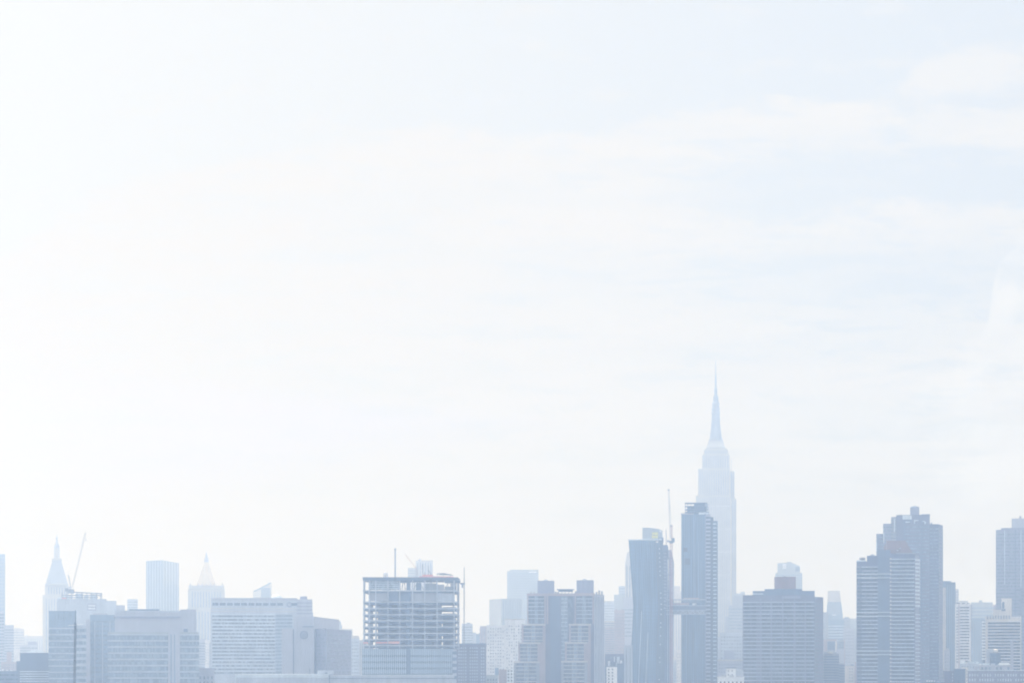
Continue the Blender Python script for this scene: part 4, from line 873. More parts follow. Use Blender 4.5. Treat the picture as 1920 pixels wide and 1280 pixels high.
b.put('jib_tip', MB().box(wx(1252, Yc), wx(1255.4, Yc), Yc - .6, Yc + .6, wz(919.5, Yc), wz(916.8, Yc)), 'steel'); b.put('pendant_line', MB().bar((wx(1259, Yc), Yc, wz(984, Yc)), (wx(1254.6, Yc), Yc, wz(920, Yc)), .07), 'steel')

b = T('office_tower', 'faint pale tower seen in the slot between the two bridged glass towers', 'tower', 3500, 1270, D=24)
k = b.block('body', 1255, 1281, 1108, 'pale_stone', sil=False); b.cols(k, 5, 1150, 1230, .35, 'win_pale'); b.block('upper_body', 1263, 1275, 1098, 'pale_stone', bot=1108.1, dY=2, D=12, sil=False)
b = T('apartment_building', 'cream low block at the foot of the slot between the bridged towers', 'building', 2450, 1270, D=20)
k = b.block('body', 1252, 1282, 1236, 'concrete', sil=False, dY=4); b.wins(k, 9, 1240, 1284, 8, .4, .4, 'win_mid'); k2 = b.block('front_wing', 1268.5, 1282, 1217, 'cream', sil=False); b.wins(k2, 3, 1222, 1284, 10, .3, .4, 'win_mid')

# the tall spired skyscraper
b = T('skyscraper', 'tallest stone skyscraper in stepped tiers ending in a needle spire', 'skyscraper', 3360, 1342, D=40); Y = 3360
def tier(x0, x1, t, bt, dY, D, m='limestone', part='tier', n=0, nm='window_column', w=.42, mm='grey_stone', mrg=3):
    k = b.block(part, x0, x1, t, m, bot=bt, dY=dY, D=D, sil=False)
    if n: b.cols(k, n, t + mrg, (bt or 1240) - 1, w, mm, nm, 0, .03, .97, .3)
    return k
tier(1309, 1369, 878, 933, 0, 46, n=13); tier(1368.8, 1376.3, 883, 933, 6, 34, n=2)
tier(1305, 1371, 928, None, -2, 50, n=15, part='shaft'); tier(1371, 1380, 934, None, 4, 38, n=2, part='shaft')
tier(1316, 1368, 851, 878.1, 3, 40, n=11); tier(1319.5, 1364.5, 842.5, 851.1, 5, 36, n=9, mrg=1.5)
k = tier(1322.5, 1361, 839.5, 842.6, 7, 32, part='deck')
for q in range(7): b.put('floor_line', MB().box(wx(1304.7, Y), wx(1371.3, Y), Y - 2.45, Y - 1.6, wz(949 + q * 43, Y), wz(947.5 + q * 43, Y)), 'pale_stone')
cx, cy = wx(1342, Y), Y + 24; Yt = cy; hwp = (Y + 24) / F
def pl(w, y): return (w / 2 * hwp, wz(y, Yt))
b.put('mast_base', MB().lathe(cx, cy, [pl(38 * 1.3, 840), pl(34 * 1.3, 835), pl(30 * 1.28, 829), pl(28.5 * 1.25, 826.4), pl(27 * 1.22, 826)], 4, math.pi / 4), 'limestone')
for q in range(3): b.put('ledge', MB().lathe(cx, cy, [pl((31 - q * 1.5) * 1.35, 831 - q * 3), pl((31 - q * 1.5) * 1.35, 830.2 - q * 3)], 4, math.pi / 4), 'pale_stone')
b.put('mooring_mast', MB().lathe(cx, cy, [pl(24.5, 826.2), pl(21.5, 815), pl(18.5, 803), pl(16.5, 792), pl(15, 776)], 12), 'grey_stone')
for q in range(4):
    t = q * math.pi / 2 + math.pi / 4
    mb = MB()
    for (w1, y1), (w2, y2) in (((28, 826), (22, 806)), ((22, 806), (17.5, 786)), ((17.5, 786), (15.6, 776))):
        mb.bar((cx + math.cos(t) * w1 / 2 * hwp, cy + math.sin(t) * w1 / 2 * hwp, wz(y1, Yt)), (cx + math.cos(t) * w2 / 2 * hwp, cy + math.sin(t) * w2 / 2 * hwp, wz(y2, Yt)), 1.1, .9)
    b.put('wing', mb, 'grey_stone')
b.put('lookout', MB().lathe(cx, cy, [pl(15, 776.2), pl(17, 774.5), pl(17, 772.5), pl(14.6, 771.8), pl(14.6, 768), pl(16.6, 767), pl(16.6, 765.2), pl(13, 765)], 16), 'grey_stone')
b.put('dome', MB().lathe(cx, cy, [pl(13, 765.2), pl(13.4, 760), pl(14.2, 758), pl(13.6, 755), pl(11.5, 752.8), pl(9.6, 752)], 16), 'grey_stone')
b.put('antenna_base', MB().lathe(cx, cy, [pl(9.8, 752.2), pl(9.8, 743), pl(6.6, 742.6), pl(5.2, 737)], 10), 'steel')
b.put('antenna', MB().lathe(cx, cy, [pl(5.4, 737.1), pl(5.8, 736), pl(5.8, 729), pl(3.4, 728.5), pl(3.2, 716), pl(2.7, 703), pl(1.6, 702), pl(1.4, 690), pl(.9, 675)], 8), 'steel')
for q in range(5): b.put('antenna_ring', MB().lathe(cx, cy, [pl(7 - q * .8, 734 - q * 6.5), pl(7 - q * .8, 733.2 - q * 6.5)], 8), 'steel')
b.put('aerial', MB().bar((wx(1371.5, Y), Y + 10, wz(883.2, Y)), (wx(1371.5, Y), Y + 10, wz(858, Y)), .35), 'steel')

# right of the skyscraper
b = T('office_building', 'pale far block in the notch between skyscraper and brown slab tower', 'building', 3300, 1386, D=24)
k = b.block('body', 1376, 1397, 1111.5, 'glass_light', sil=False); b.rows(k, 1116, 1140, 5, 1.6, 'win_pale'); b.block('bulkhead', 1388, 1396, 1108.5, 'concrete', bot=1111.6, dY=4, D=8, sil=False)
b = T('office_tower', 'stepped grey tower with a rounded top left of the brown slab tower', 'tower', 2850, 1376, D=26)
k = b.block('body', 1374.5, 1391, 1118, 'grey_stone', sil=False, dY=2); k1 = b.block('wing', 1366, 1396, 1134, 'grey_stone', sil=False); b.block('bulkhead', 1377, 1388, 1116, 'grey_stone', bot=1118.1, dY=5, D=9, sil=False)
k2 = b.block('lower_wing', 1360, 1366, 1155, 'grey_stone', sil=False, dY=1); b.rows(k1, 1140, 1180, 6, 2, 'win_mid')
b = T('apartment_building', 'broad grey block with a grid of windows at the skyscraper foot', 'building', 2350, 1368, D=30)
k = b.block('body', 1349, 1397, 1185, 'concrete', sil=False); b.wins(k, 9, 1190, 1236, 7, .42, .42, 'win'); k2 = b.block('side_wing', 1345, 1350, 1193, 'concrete', sil=False, dY=3); b.block('front_wing', 1358, 1377, 1219, 'mauve_panel', sil=False, dY=-4, D=4.2)
b = T('brick_building', 'mauve brick block with a light patterned parapet behind low white roofs', 'building', 2100, 1370, D=24)
k = b.block('body', 1345, 1397, 1238, 'mauve_light', sil=False); b.wins(k, 11, 1242, 1262, 3, .4, .45, 'win_mid'); b.put('parapet', MB().box(wx(1345, 2100), wx(1397, 2100), 2099.6, 2100.5, wz(1238, 2100), wz(1235.5, 2100)), 'pale_stone')
b = T('white_building', 'white rooftop house with a dark window, left foot of the brown slab tower', 'building', 1750, 1370, D=14)
k = b.block('body', 1361.5, 1380, 1252, 'white', sil=False); b.block('roof_slab', 1360.8, 1380.8, 1250, 'slate', bot=1252, dY=-.3, D=14.8, sil=False)
b.wins(k, 2, 1253, 1268, 2, .3, .35, 'opening', u1=.8); k2 = b.block('wing', 1380.3, 1394, 1256, 'concrete', sil=False, dY=1.5, D=10); b.clutter(k2, 2, 'light_metal', 3, 1.6)
b = T('low_building', 'long white low roof along the bottom edge beside the straight glass tower', 'building', 1650, 1369, D=16)
k = b.block('body', 1345.5, 1395, 1269.5, 'white', sil=False); b.parapet(k, 'white', .4); b.wins(k, 6, 1274, 1284, 1, .35, .5, 'opening'); b.clutter(k, 3, 'grey_stone', 5, 1.5)

b = T('glass_tower', 'pale glass tower with a slanting crown behind the red brick roof box', 'tower', 3100, 1479, D=34)
k = b.block('body', 1454, 1504, 1073, 'glass_light', sil=False); mb = MB(); Yg = 3102
mb.v = [(wx(x, Yg), yy, wz(y, Yg)) for yy in (Yg, Yg + 24) for x, y in ((1457.5, 1073.2), (1457.5, 1055), (1472, 1054.4), (1480, 1052.2), (1499.5, 1061), (1499.5, 1073.2))]
mb.f = [tuple(range(6)), tuple(reversed(range(6, 12)))] + [(i, i + 6, (i + 1) % 6 + 6, (i + 1) % 6) for i in range(6)]
b.put('slanted_crown', mb, 'glass_light'); b.rows(k, 1077, 1104, 4.8, 1.4, 'glass_pale', 'window_band'); b.put('crown_panel', MB().box(wx(1467, Yg), wx(1474, Yg), Yg - .3, Yg + .3, wz(1066, Yg), wz(1056, Yg)), 'white'); b.put('crown_side', MB().box(wx(1491, Yg), wx(1499, Yg), Yg - .25, Yg + .3, wz(1070.5, Yg), wz(1062.5, Yg)), 'blue_panel')

b = T('apartment_tower', 'massive brown balcony slab tower with a red brick box on its roof', 'tower', 1950, 1465, D=30); Y = 1950
k = b.block('body', 1393, 1527, 1115, 'brown_brick', sil=False); k2 = b.poly('side_wing', [(1527, .2), (1543.5, 16), (1543.5, 50), (1527, 50)], 1118, 'brown_brick')
b.rows(k, 1127.5, 1288, 7.32, 1.7, 'concrete', 'balcony_slab', 1.1, 1394, 1526.5)
for x0, x1 in ((1395, 1408), (1409, 1418), (1429, 1444), (1448, 1466), (1468, 1487), (1492, 1508), (1511, 1526)):
    b.rows(k, 1130, 1288, 7.32, 4.2, 'win_dark', 'window_band', .16, x0, x1)
for x in (1426, 1446, 1467, 1489, 1509): b.put('pier', MB().box(wx(x, Y), wx(x + 1.3, Y), Y - 1.25, Y + .4, -.2, wz(1121, Y)), 'mauve_panel')
b.rows(k2, 1130, 1288, 7.32, 2.2, 'win_mid', 'window_band', .15)
q1 = b.block('attic', 1411, 1526.3, 1107, 'slate', bot=1115.1, dY=2.5, D=24, sil=False); q2 = b.block('attic', 1433, 1503, 1103.5, 'slate', bot=1107.1, dY=3.2, D=20, sil=False)
q3 = b.block('brick_penthouse', 1450.5, 1490.5, 1080.5, 'red_brick', bot=1103.6, dY=6, D=14, sil=False); b.put('tank', MB().lathe(wx(1469, Y + 6), Y + 13, [(1.3, q3.z1 - .05), (1.2, q3.z1 + .5), (.3, q3.z1 + 1.0)], 10), 'slate')
b.put('sign_band', MB().box(wx(1466, Y), wx(1501, Y), Y - 1.2, Y + .5, wz(1121.5, Y), wz(1116.5, Y)), 'mauve_panel'); b.put('coping', MB().box(wx(1392.6, Y), wx(1411, Y), Y - .4, Y + 29.5, wz(1116, Y), wz(1114.6, Y)), 'mauve_panel'); b.put('coping', MB().box(wx(1411.5, Y), wx(1431, Y), Y + 2, Y + 3, wz(1113.4, Y), wz(1111.5, Y)), 'light_metal')

# cluster between the brown tower and the balcony towers
b = T('office_tower', 'pale tower tapering to a flat light crown between brown slab and balcony towers', 'tower', 3100, 1564, D=26); Y = 3100
k = b.block('body', 1549, 1580, 1152, 'glass_pale', sil=False); mb = MB(); mb.prism([(wx(1549.5, Y), Y + .5), (wx(1580, Y), Y + .5), (wx(1580, Y), Y + 24), (wx(1549.5, Y), Y + 24)], wz(1152.1, Y), wz(1128, Y), [(wx(1551.5, Y), Y + 1.5), (wx(1577, Y), Y + 1.5), (wx(1577, Y), Y + 22), (wx(1551.5, Y), Y + 22)]); b.put('tapered_body', mb, 'glass_pale')
mb = MB(); mb.prism([(wx(1551.5, Y), Y + 1.5), (wx(1577, Y), Y + 1.5), (wx(1577, Y), Y + 22), (wx(1551.5, Y), Y + 22)], wz(1128.1, Y), wz(1106.5, Y), [(wx(1552.5, Y), Y + 3), (wx(1574.5, Y), Y + 3), (wx(1574.5, Y), Y + 20), (wx(1552.5, Y), Y + 20)]); b.put('crown', mb, 'pale_stone')
b.put('light_band', MB().box(wx(1560, Y), wx(1568, Y), Y - .3, Y + 2, wz(1153, Y), wz(1151.3, Y)), 'white'); b.cols(k, 5, 1156, 1200, .3, 'win_mid')
for q in range(6): b.put('fin', MB().box(wx(1554 + q * 3.8, Y), wx(1554.8 + q * 3.8, Y), Y + .2, Y + 2.2, wz(1151, Y), wz(1130, Y)), 'pale_stone')
b = T('apartment_building', 'thin grey edge of a block peeping out right of the brown slab tower', 'building', 2700, 1547, D=20)
k = b.block('body', 1540, 1553, 1147, 'grey_stone', sil=False); b.wins(k, 3, 1152, 1220, 10, .4, .4, 'win_pale')
b = T('office_building', 'blue grey banded block in front of the tapering pale tower', 'building', 2750, 1565, D=20)
k = b.block('body', 1552, 1582, 1161, 'glass_pale', sil=False); b.rows(k, 1172, 1215, 5.4, 1.6, 'light_metal', 'spandrel')
b = T('office_building', 'squat grey block with a round topped bulkhead, right of the tapering tower', 'building', 2850, 1588, D=22)
k = b.block('body', 1578, 1594, 1158, 'grey_stone', sil=False); b.wins(k, 5, 1161, 1180, 3, .4, .4, 'win_pale'); b.block('bulkhead', 1582, 1591, 1156, 'grey_stone', bot=1158.1, dY=4, D=7, sil=False)
b = T('office_building', 'faint pale block against the left edge of the balcony towers', 'building', 3400, 1601, D=22)
k = b.block('body', 1592, 1610, 1160, 'glass_light', sil=False); b.rows(k, 1164, 1190, 4.5, 1.3, 'win_pale'); b.parapet(k, 'pale_stone', 1)
b = T('apartment_building', 'mauve grey brick block dotted with light windows left of balcony towers', 'building', 2450, 1592, D=24)
k = b.block('body', 1581, 1602, 1177, 'mauve_light', sil=False); b.wins(k, 6, 1181, 1262, 13, .4, .4, 'win_pale'); k = b.block('wing', 1602, 1610, 1190, 'concrete', sil=False, dY=2)
b = T('brick_building', 'grey block with a pink framed dark square opening near its top', 'building', 2300, 1558, D=20); Y = 2300
k = b.block('body', 1543, 1571, 1203, 'grey_stone', sil=False); b.put('frame', MB().box(wx(1544, Y), wx(1551, Y), Y - .5, Y + .5, wz(1221, Y), wz(1198, Y)), 'pink_brick'); b.put('frame', MB().box(wx(1545, Y), wx(1568, Y), Y - .6, Y + .5, wz(1201.5, Y), wz(1197.5, Y)), 'pink_brick'); b.put('frame', MB().box(wx(1566, Y), wx(1569, Y), Y - .5, Y + .5, wz(1221, Y), wz(1198, Y)), 'cream')
b.put('opening', MB().box(wx(1552, Y), wx(1565.5, Y), Y - .25, Y + .5, wz(1218, Y), wz(1202, Y)), 'blue_panel')
k = b.block('side_wing', 1571, 1583, 1199, 'glass_light', sil=False, dY=4); b.rows(k, 1203, 1216, 4.4, 1.6, 'win_mid'); k2 = b.block('stair_tower', 1568.5, 1583, 1216, 'mauve_light', sil=False, dY=-2, D=12); b.block('pier', 1581.5, 1583.5, 1199.5, 'pink_brick', sil=False, dY=2, D=3)
b = T('office_building', 'low grey banded block with a curved roof edge at the right of the brown slab', 'building', 1980, 1560, D=22)
k = b.block('body', 1544.5, 1573, 1224, 'grey_stone', sil=False); b.rows(k, 1229, 1284, 5.0, 2.1, 'slate', 'window_band', .15); k2 = b.block('lower_wing', 1573, 1583, 1243, 'grey_stone', sil=False, dY=1.5); b.rows(k2, 1246, 1284, 5.0, 2.1, 'slate', 'window_band', .15)
b.put('curved_coping', MB().lathe(wx(1555, 1980), 1982, [(3.2, wz(1224.2, 1980)), (3, wz(1222.5, 1980)), (1.5, wz(1221, 1980))], 14), 'pale_stone')
b = T('low_building', 'small cream building with a dark window column by the balcony tower foot', 'building', 2050, 1594, D=16)
k = b.block('body', 1582, 1609, 1247.5, 'cream', sil=False); b.wins(k, 6, 1250, 1284, 6, .4, .5, 'win_mid', keep=lambda r, c: c in (2, 3)); k2 = b.block('stair_tower', 1594, 1600, 1244.5, 'slate', bot=1247.6, dY=2, D=6, sil=False); b.block('corner_pier', 1603, 1606, 1240, 'pink_brick', sil=False, dY=-2, D=4)

# stepped dark tower, then the two balcony towers in front of it
b = T('apartment_tower', 'dark tower climbing in steps to a square water tank house, right side', 'tower', 2050, 1720, D=34); Y = 2050
k = b.block('body', 1681, 1743, 964.5, 'brown_brick', sil=False); k2 = b.poly('body', [(1743, .2), (1760, .2), (1767.8, 20), (1767.8, 60), (1743, 60)], 982, 'dark_brick')
k3 = b.block('wing', 1671, 1681, 968, 'grey_stone', sil=False, dY=1.5); k4 = b.block('wing', 1655.5, 1671, 980.5, 'mauve_panel', sil=False, dY=3); k5 = b.block('wing', 1642.5, 1655.5, 999.5, 'brown_brick', sil=False, dY=4.5)
b.rows(k, 986, 1180, 6.8, 2.1, 'win_mid', 'window_band', .15, 1696, 1727); b.rows(k, 986, 1284, 6.8, 2.1, 'win_mid', 'window_band', .15, 1729, 1742); b.rows(k2, 990, 1284, 6.8, 2.0, 'win_mid', 'window_band', .15)
for x in (1695, 1727.5): b.put('pier', MB().box(wx(x, Y), wx(x + 1.4, Y), Y - .9, Y + .3, wz(1200, Y), wz(975, Y)), 'slate')
b.rows(k4, 986, 1030, 6.8, 2, 'win_mid', 'window_band', .15); b.rows(k5, 1005, 1050, 6.8, 2, 'win_mid', 'window_band', .15)
b.put('balcony_stack', MB().box(wx(1676.5, Y), wx(1679, Y), Y - .6, Y + 1.6, wz(996, Y), wz(972, Y)), 'light_metal'); b.put('balcony_stack', MB().box(wx(1656.8, Y), wx(1658.5, Y), Y + 1.5, Y + 4, wz(1016, Y), wz(998, Y)), 'light_metal'); b.put('balcony_stack', MB().box(wx(1643.4, Y), wx(1645, Y), Y + 3.5, Y + 5, wz(1032, Y), wz(1016, Y)), 'light_metal')
q = b.block('tank_house', 1705.7, 1722.5, 949.8, 'mauve_panel', bot=964.6, dY=3, D=8, sil=False); b.put('tank_roof', MB().lathe(wx(1714, Y + 3), Y + 7, [(5.4, q.z1 - .05), (.3, q.z1 + 1.3)], 4, math.pi / 4), 'slate', q.o)
b.put('roof_screen', MB().box(wx(1692.5, Y), wx(1709.5, Y), Y - .3, Y + .5, wz(973, Y), wz(965.5, Y)), 'light_metal'); b.put('screen_window', MB().box(wx(1694, Y), wx(1710, Y), Y - .4, Y + .4, wz(976.5, Y), wz(974, Y)), 'slate')
for x, h in ((1687, 4), (1691, 3.5)): b.put('vent_pipe', MB().bar((wx(x, Y), Y + 4, wz(965, Y)), (wx(x, Y), Y + 4, wz(965 - h, Y)), .25), 'steel')
for x0, x1, y0, y1 in ((1714, 1722, 974, 976), (1714, 1715.5, 976, 981), (1729, 1734, 976, 977.6), (1733, 1736, 977.6, 982), (1698, 1706, 977, 979)): b.put('balcony_rail', MB().box(wx(x0, Y), wx(x1, Y), Y - .6, Y + .3, wz(y1, Y), wz(y0, Y)), 'light_metal')
b.rows(k3, 973, 1010, 6.8, 2, 'win_mid', 'window_band', .15); b.block('penthouse', 1727, 1743, 963.6, 'slate', bot=964.6, dY=2, D=12, sil=False); b.block('bulkhead', 1743, 1746, 979.4, 'slate', bot=982.1, dY=4, D=5, sil=False)

b = T('balcony_tower', 'dark apartment tower ribbed with white balcony lines and a pink netted roof', 'tower', 1850, 1665, D=34); Y = 1850
k = b.block('body', 1606.5, 1646, 1051.5, 'dark_brick', sil=False); q = b.block('upper_body', 1625.5, 1646, 1041, 'dark_brick', bot=1051.6, dY=1, D=24, sil=False)
b.put('roof_gable', MB().lathe(wx(1636, Y), Y + 9, [(4.2, q.z1 - .05), (.3, q.z1 + 1.6)], 4, math.pi / 4), 'slate')
kc = b.block('dark_core', 1646, 1669.5, 1030.5, 'blue_panel', sil=False, dY=-.6)
kr = b.block('body', 1669.5, 1715, 1037.5, 'dark_brick', sil=False, dY=.3); ks = b.poly('side_bay', [(1715, .4), (1724, 7), (1724, 34), (1715, 34)], 1040, 'mauve_panel')
b.rows(k, 1061.5, 1288, 7.17, 1.3, 'light_metal', 'balcony_slab', 1.0, 1616, 1646); b.rows(k, 1061.5, 1288, 7.17, 1.0, 'grey_stone', 'balcony_slab', 1.0, 1607, 1615); b.rows(k, 1064, 1288, 7.17, 3.4, 'win_dark', 'window_band', .2, 1609, 1645)
b.rows(kr, 1047, 1288, 7.17, 1.5, 'light_metal', 'balcony_slab', 1.1, 1668, 1714); b.rows(kr, 1050.5, 1288, 7.17, 3.2, 'win_dark', 'window_band', .2, 1673, 1712)
b.rows(kr, 1045.5, 1288, 7.17, 3.2, 'cream', 'corner_balcony', 1.5, 1668.5, 1671.2); b.rows(ks, 1047, 1140, 7.17, 3.6, 'light_metal', 'balcony_slab', .5); b.rows(ks, 1150, 1288, 7.17, 1.5, 'light_metal', 'balcony_slab', .5)
for y in (1074.5, 1081.5, 1146.5, 1153.5, 1218.5, 1225.5): b.put('band_course', MB().box(wx(1606, Y), wx(1669, Y), Y - 1.7, Y - .2, wz(y + 1.5, Y), wz(y, Y)), 'light_metal')
b.rows(kc, 1087, 1288, 7.17, 1.2, 'slate', 'vent_band', .2, 1650, 1666)
mb = MB(); pn = [(1657, 1024), (1663, 1012.5), (1697, 1012), (1712, 1036.5), (1672, 1037), (1657, 1030)]
mb.v = [(wx(x, Y), Y + yy, wz(y, Y)) for yy in (6, 6.5) for x, y in pn]; mb.f = [tuple(range(6)), tuple(reversed(range(6, 12)))] + [(i, i + 6, (i + 1) % 6 + 6, (i + 1) % 6) for i in range(6)]
b.put('netting', mb, 'red_brick'); b.put('net_post', MB().box(wx(1661.5, Y), wx(1663, Y), Y + 5, Y + 6, wz(1031, Y), wz(1011, Y)), 'pink_brick')
for x, y in ((1683, 1030), (1686, 1026.5)): b.put('satellite_dish', MB().lathe(wx(x, Y), Y + 4, [(.2, wz(y + 2, Y)), (.9, wz(y + 1, Y)), (1.0, wz(y, Y))], 10), 'white'); b.put('dish_post', MB().bar((wx(x, Y), Y + 4, wz(1038, Y)), (wx(x, Y), Y + 4, wz(y + 1.8, Y)), .15), 'steel')
b.put('rooftop_bush', MB().lathe(wx(1617, Y), Y + 6, [(.3, wz(1051.8, Y)), (1.3, wz(1049, Y)), (2.6, wz(1046, Y)), (2.2, wz(1043.8, Y)), (.4, wz(1042.8, Y))], 7), 'grey_stone'); b.put('railing', MB().box(wx(1607, Y), wx(1624, Y), Y + .1, Y + .3, wz(1051.6, Y), wz(1049.2, Y)), 'light_metal')
b.put('parapet', MB().box(wx(1680, Y), wx(1715.5, Y), Y - .1, Y + .8, wz(1038, Y), wz(1036, Y)), 'grey_stone')

b = T('office_tower', 'dark blue narrow tower with a pale left edge beside the stepped tower', 'tower', 2300, 1780, D=30)
k = b.block('body', 1774, 1791.5, 1091, 'glass_blue'); k2 = b.block('pale_pier', 1762, 1774, 1100, 'pale_stone', sil=False, dY=2, D=20); b.cols(k, 4, 1095, 1260, .3, 'glass_pale', 'mullion'); b.block('crown', 1764, 1783, 1088.5, 'slate', bot=1100.1, dY=1, D=16, sil=False)
b = T('apartment_building', 'pale thin tower showing just right of the dark blue narrow tower', 'tower', 2900, 1794, D=20)
k = b.block('body', 1785, 1797.5, 1103.5, 'pale_stone'); b.rows(k, 1108, 1130, 5, 2, 'win_pale')
b = T('apartment_tower', 'light apartment tower with dashed window rows in two strips, right side', 'tower', 2250, 1807, D=8)
k = b.block('body', 1791, 1822, 1132, 'white_brick', sil=False); b.block('penthouse', 1798, 1814.5, 1125.5, 'white_brick', bot=1132.1, dY=1, D=6, sil=False); b.wins(k, 3, 1128.5, 1132, 1, .6, .5, 'win')
b.rows(k, 1137, 1240, 5.6, 2.6, 'win', 'window_band', .15, 1800, 1817); b.rows(k, 1138, 1240, 5.6, 2.4, 'win_mid', 'window', .15, 1793.5, 1796.5)
b.put('pier', MB().box(wx(1797.3, 2250), wx(1799, 2250), 2249.6, 2250.3, wz(1260, 2250), wz(1133, 2250)), 'pink_brick'); b.put('pier', MB().box(wx(1820.5, 2250), wx(1822, 2250), 2249.6, 2250.3, wz(1260, 2250), wz(1133, 2250)), 'mauve_panel')
b = T('office_building', 'pale blue wide far block between the light tower and right edge tower', 'building', 2900, 1842, D=30)
k = b.block('body', 1821, 1861, 1128.5, 'glass_light'); b.block('bulkhead', 1834, 1840, 1124.5, 'concrete', bot=1128.6, dY=6, D=8, sil=False); b.rows(k, 1138, 1160, 7, 2, 'glass_pale', 'window_band')
b = T('office_building', 'plain blue block below the pale wide far block, right of the light tower', 'building', 2500, 1831, D=22)
k = b.block('body', 1822, 1845, 1158, 'glass_pale', sil=False); b.cols(k, 5, 1163, 1240, .2, 'glass_light', 'mullion')
b = T('apartment_tower', 'tall grey tower cut by the right edge with a box and stub on top', 'tower', 2150, 1900, D=36); Y = 2150
k = b.block('body', 1868, 1945, 992.5, 'mauve_panel'); b.rows(k, 1000, 1160, 6.5, 2.2, 'win_mid', 'window_band', .12)
b.block('attic', 1874, 1940, 989, 'mauve_panel', bot=992.6, dY=8, D=20, sil=False); q = b.block('penthouse', 1892.5, 1918, 971.5, 'mauve_light', bot=989.1, dY=10, D=14, sil=False); b.block('chimney', 1905.5, 1909, 967, 'mauve_panel', bot=971.6, dY=13, D=4, sil=False)
for x, y1 in ((1883.5, 1095), (1913.5, 1100)): b.put('light_pier', MB().box(wx(x, Y), wx(x + 1.2, Y), Y - .5, Y + .4, wz(y1, Y), wz(993, Y)), 'light_metal')
b.put('dark_pier', MB().box(wx(1903, Y), wx(1904.2, Y), Y - .4, Y + .4, wz(1160, Y), wz(993, Y)), 'slate')
b = T('apartment_tower', 'pale sliver of tower at the right edge below the tall grey tower', 'tower', 1900, 1928, D=18)
k = b.block('body', 1915.5, 1950, 1102, 'mauve_panel', sil=False); b.rows(k, 1108, 1284, 6.5, 2, 'win_mid')
b = T('apartment_building', 'small pale blocks stepping up beside the right edge tower', 'building', 2600, 1868, D=16)
k = b.block('body', 1862, 1876, 1133, 'pink_brick', sil=False); b.rows(k, 1138, 1160, 5, 2, 'win_pale')
b = T('apartment_building', 'cream balcony block with a windowed rooftop tower, lower right corner', 'building', 1950, 1880, D=24); Y = 1950
k = b.block('body', 1848, 1914.5, 1155, 'cream', sil=False); b.rows(k, 1164, 1262, 5.75, 1.3, 'white', 'balcony_slab', 1.0, 1852, 1912.5); b.rows(k, 1166, 1262, 5.75, 3.2, 'win_dark', 'window_band', .15, 1853, 1912)
b.wins(k, 9, 1151, 1162, 1, .5, .6, 'win_pale', u0=.03, u1=.7)
u = b.block('rooftop_tower', 1877, 1896, 1121, 'cream', bot=1155.1, dY=1.5, D=12, sil=False); b.put('tower_window', MB().box(wx(1879, Y), wx(1883, Y), Y + 1.2, Y + 1.8, wz(1140, Y), wz(1128, Y)), 'slate', u.o); b.put('tower_window', MB().box(wx(1878, Y), wx(1885, Y), Y + 1.1, Y + 1.8, wz(1144.5, Y), wz(1141, Y)), 'blue_panel')
b.block('upper_wing', 1862, 1877, 1142.5, 'cream', bot=1155.1, dY=1, D=12, sil=False); b.block('upper_wing', 1896, 1913, 1155.5, 'white', bot=1157, dY=-.4, D=6, sil=False)
b.put('stair_strip', MB().box(wx(1894, Y), wx(1900, Y), Y - 1.1, Y + .3, wz(1260, Y), wz(1200, Y)), 'mauve_light')
o1 = b.put('corner_balcony', MB().box(wx(1841.5, Y), wx(1848.5, Y), Y - .5, Y + 2.5, wz(1167, Y), wz(1163.5, Y)), 'white'); b.copies(o1, [(0, 0, -5.75 / F * Y * q) for q in range(1, 13)])
b.block('balcony_core', 1842, 1848, 1162, 'slate', sil=False, dY=2.6, D=10)
b = T('brick_building', 'dark cube with a round cream tank on its roof, lower right corner', 'building', 1700, 1866, D=14); Y = 1700
k = b.block('body', 1856.5, 1876, 1223.5, 'slate', sil=False); b.put('tank', MB().lathe(wx(1866, Y), Y + 5, [(1.9, k.z1 - .05), (1.9, wz(1217, Y)), (.4, wz(1215.5, Y))], 14), 'cream'); b.block('wing', 1848, 1862, 1216.5, 'concrete', sil=False, dY=3, D=9); b.parapet(k, 'grey_stone', .5); b.wins(k, 3, 1228, 1240, 2, .3, .4, 'win_mid')
b = T('warehouse', 'long mauve brick factory with rows of pale windows, bottom right corner', 'building', 1480, 1870, D=40); Y = 1480
k = b.block('body', 1815.5, 1960, 1256.5, 'mauve_panel', sil=False); b.wins(k, 30, 1261, 1268.5, 1, .45, .62, 'light_metal', u0=.01, u1=.99, keep=lambda r, c: c % 5 != 4); b.wins(k, 30, 1270, 1277.5, 1, .45, .62, 'light_metal', u0=.01, u1=.99, keep=lambda r, c: c % 7 != 3); b.wins(k, 30, 1279, 1286.5, 1, .45, .62, 'light_metal', u0=.01, u1=.99); b.parapet(k, 'light_metal', .35)
q = b.block('upper_storey', 1835, 1895, 1246, 'mauve_light', bot=1256.6, dY=2, D=10, sil=False); b.wins(q, 8, 1248, 1256, 1, .5, .6, 'win_mid', keep=lambda r, c: c not in (3, 6)); b.put('roof_gable', MB().prism([(wx(1870, Y), Y + 1.6), (wx(1894, Y), Y + 1.6), (wx(1894, Y), Y + 8), (wx(1870, Y), Y + 8)], wz(1246.1, Y), wz(1241.5, Y), [(wx(1874, Y), Y + 2), (wx(1892, Y), Y + 2), (wx(1892, Y), Y + 7), (wx(1874, Y), Y + 7)]), 'white')
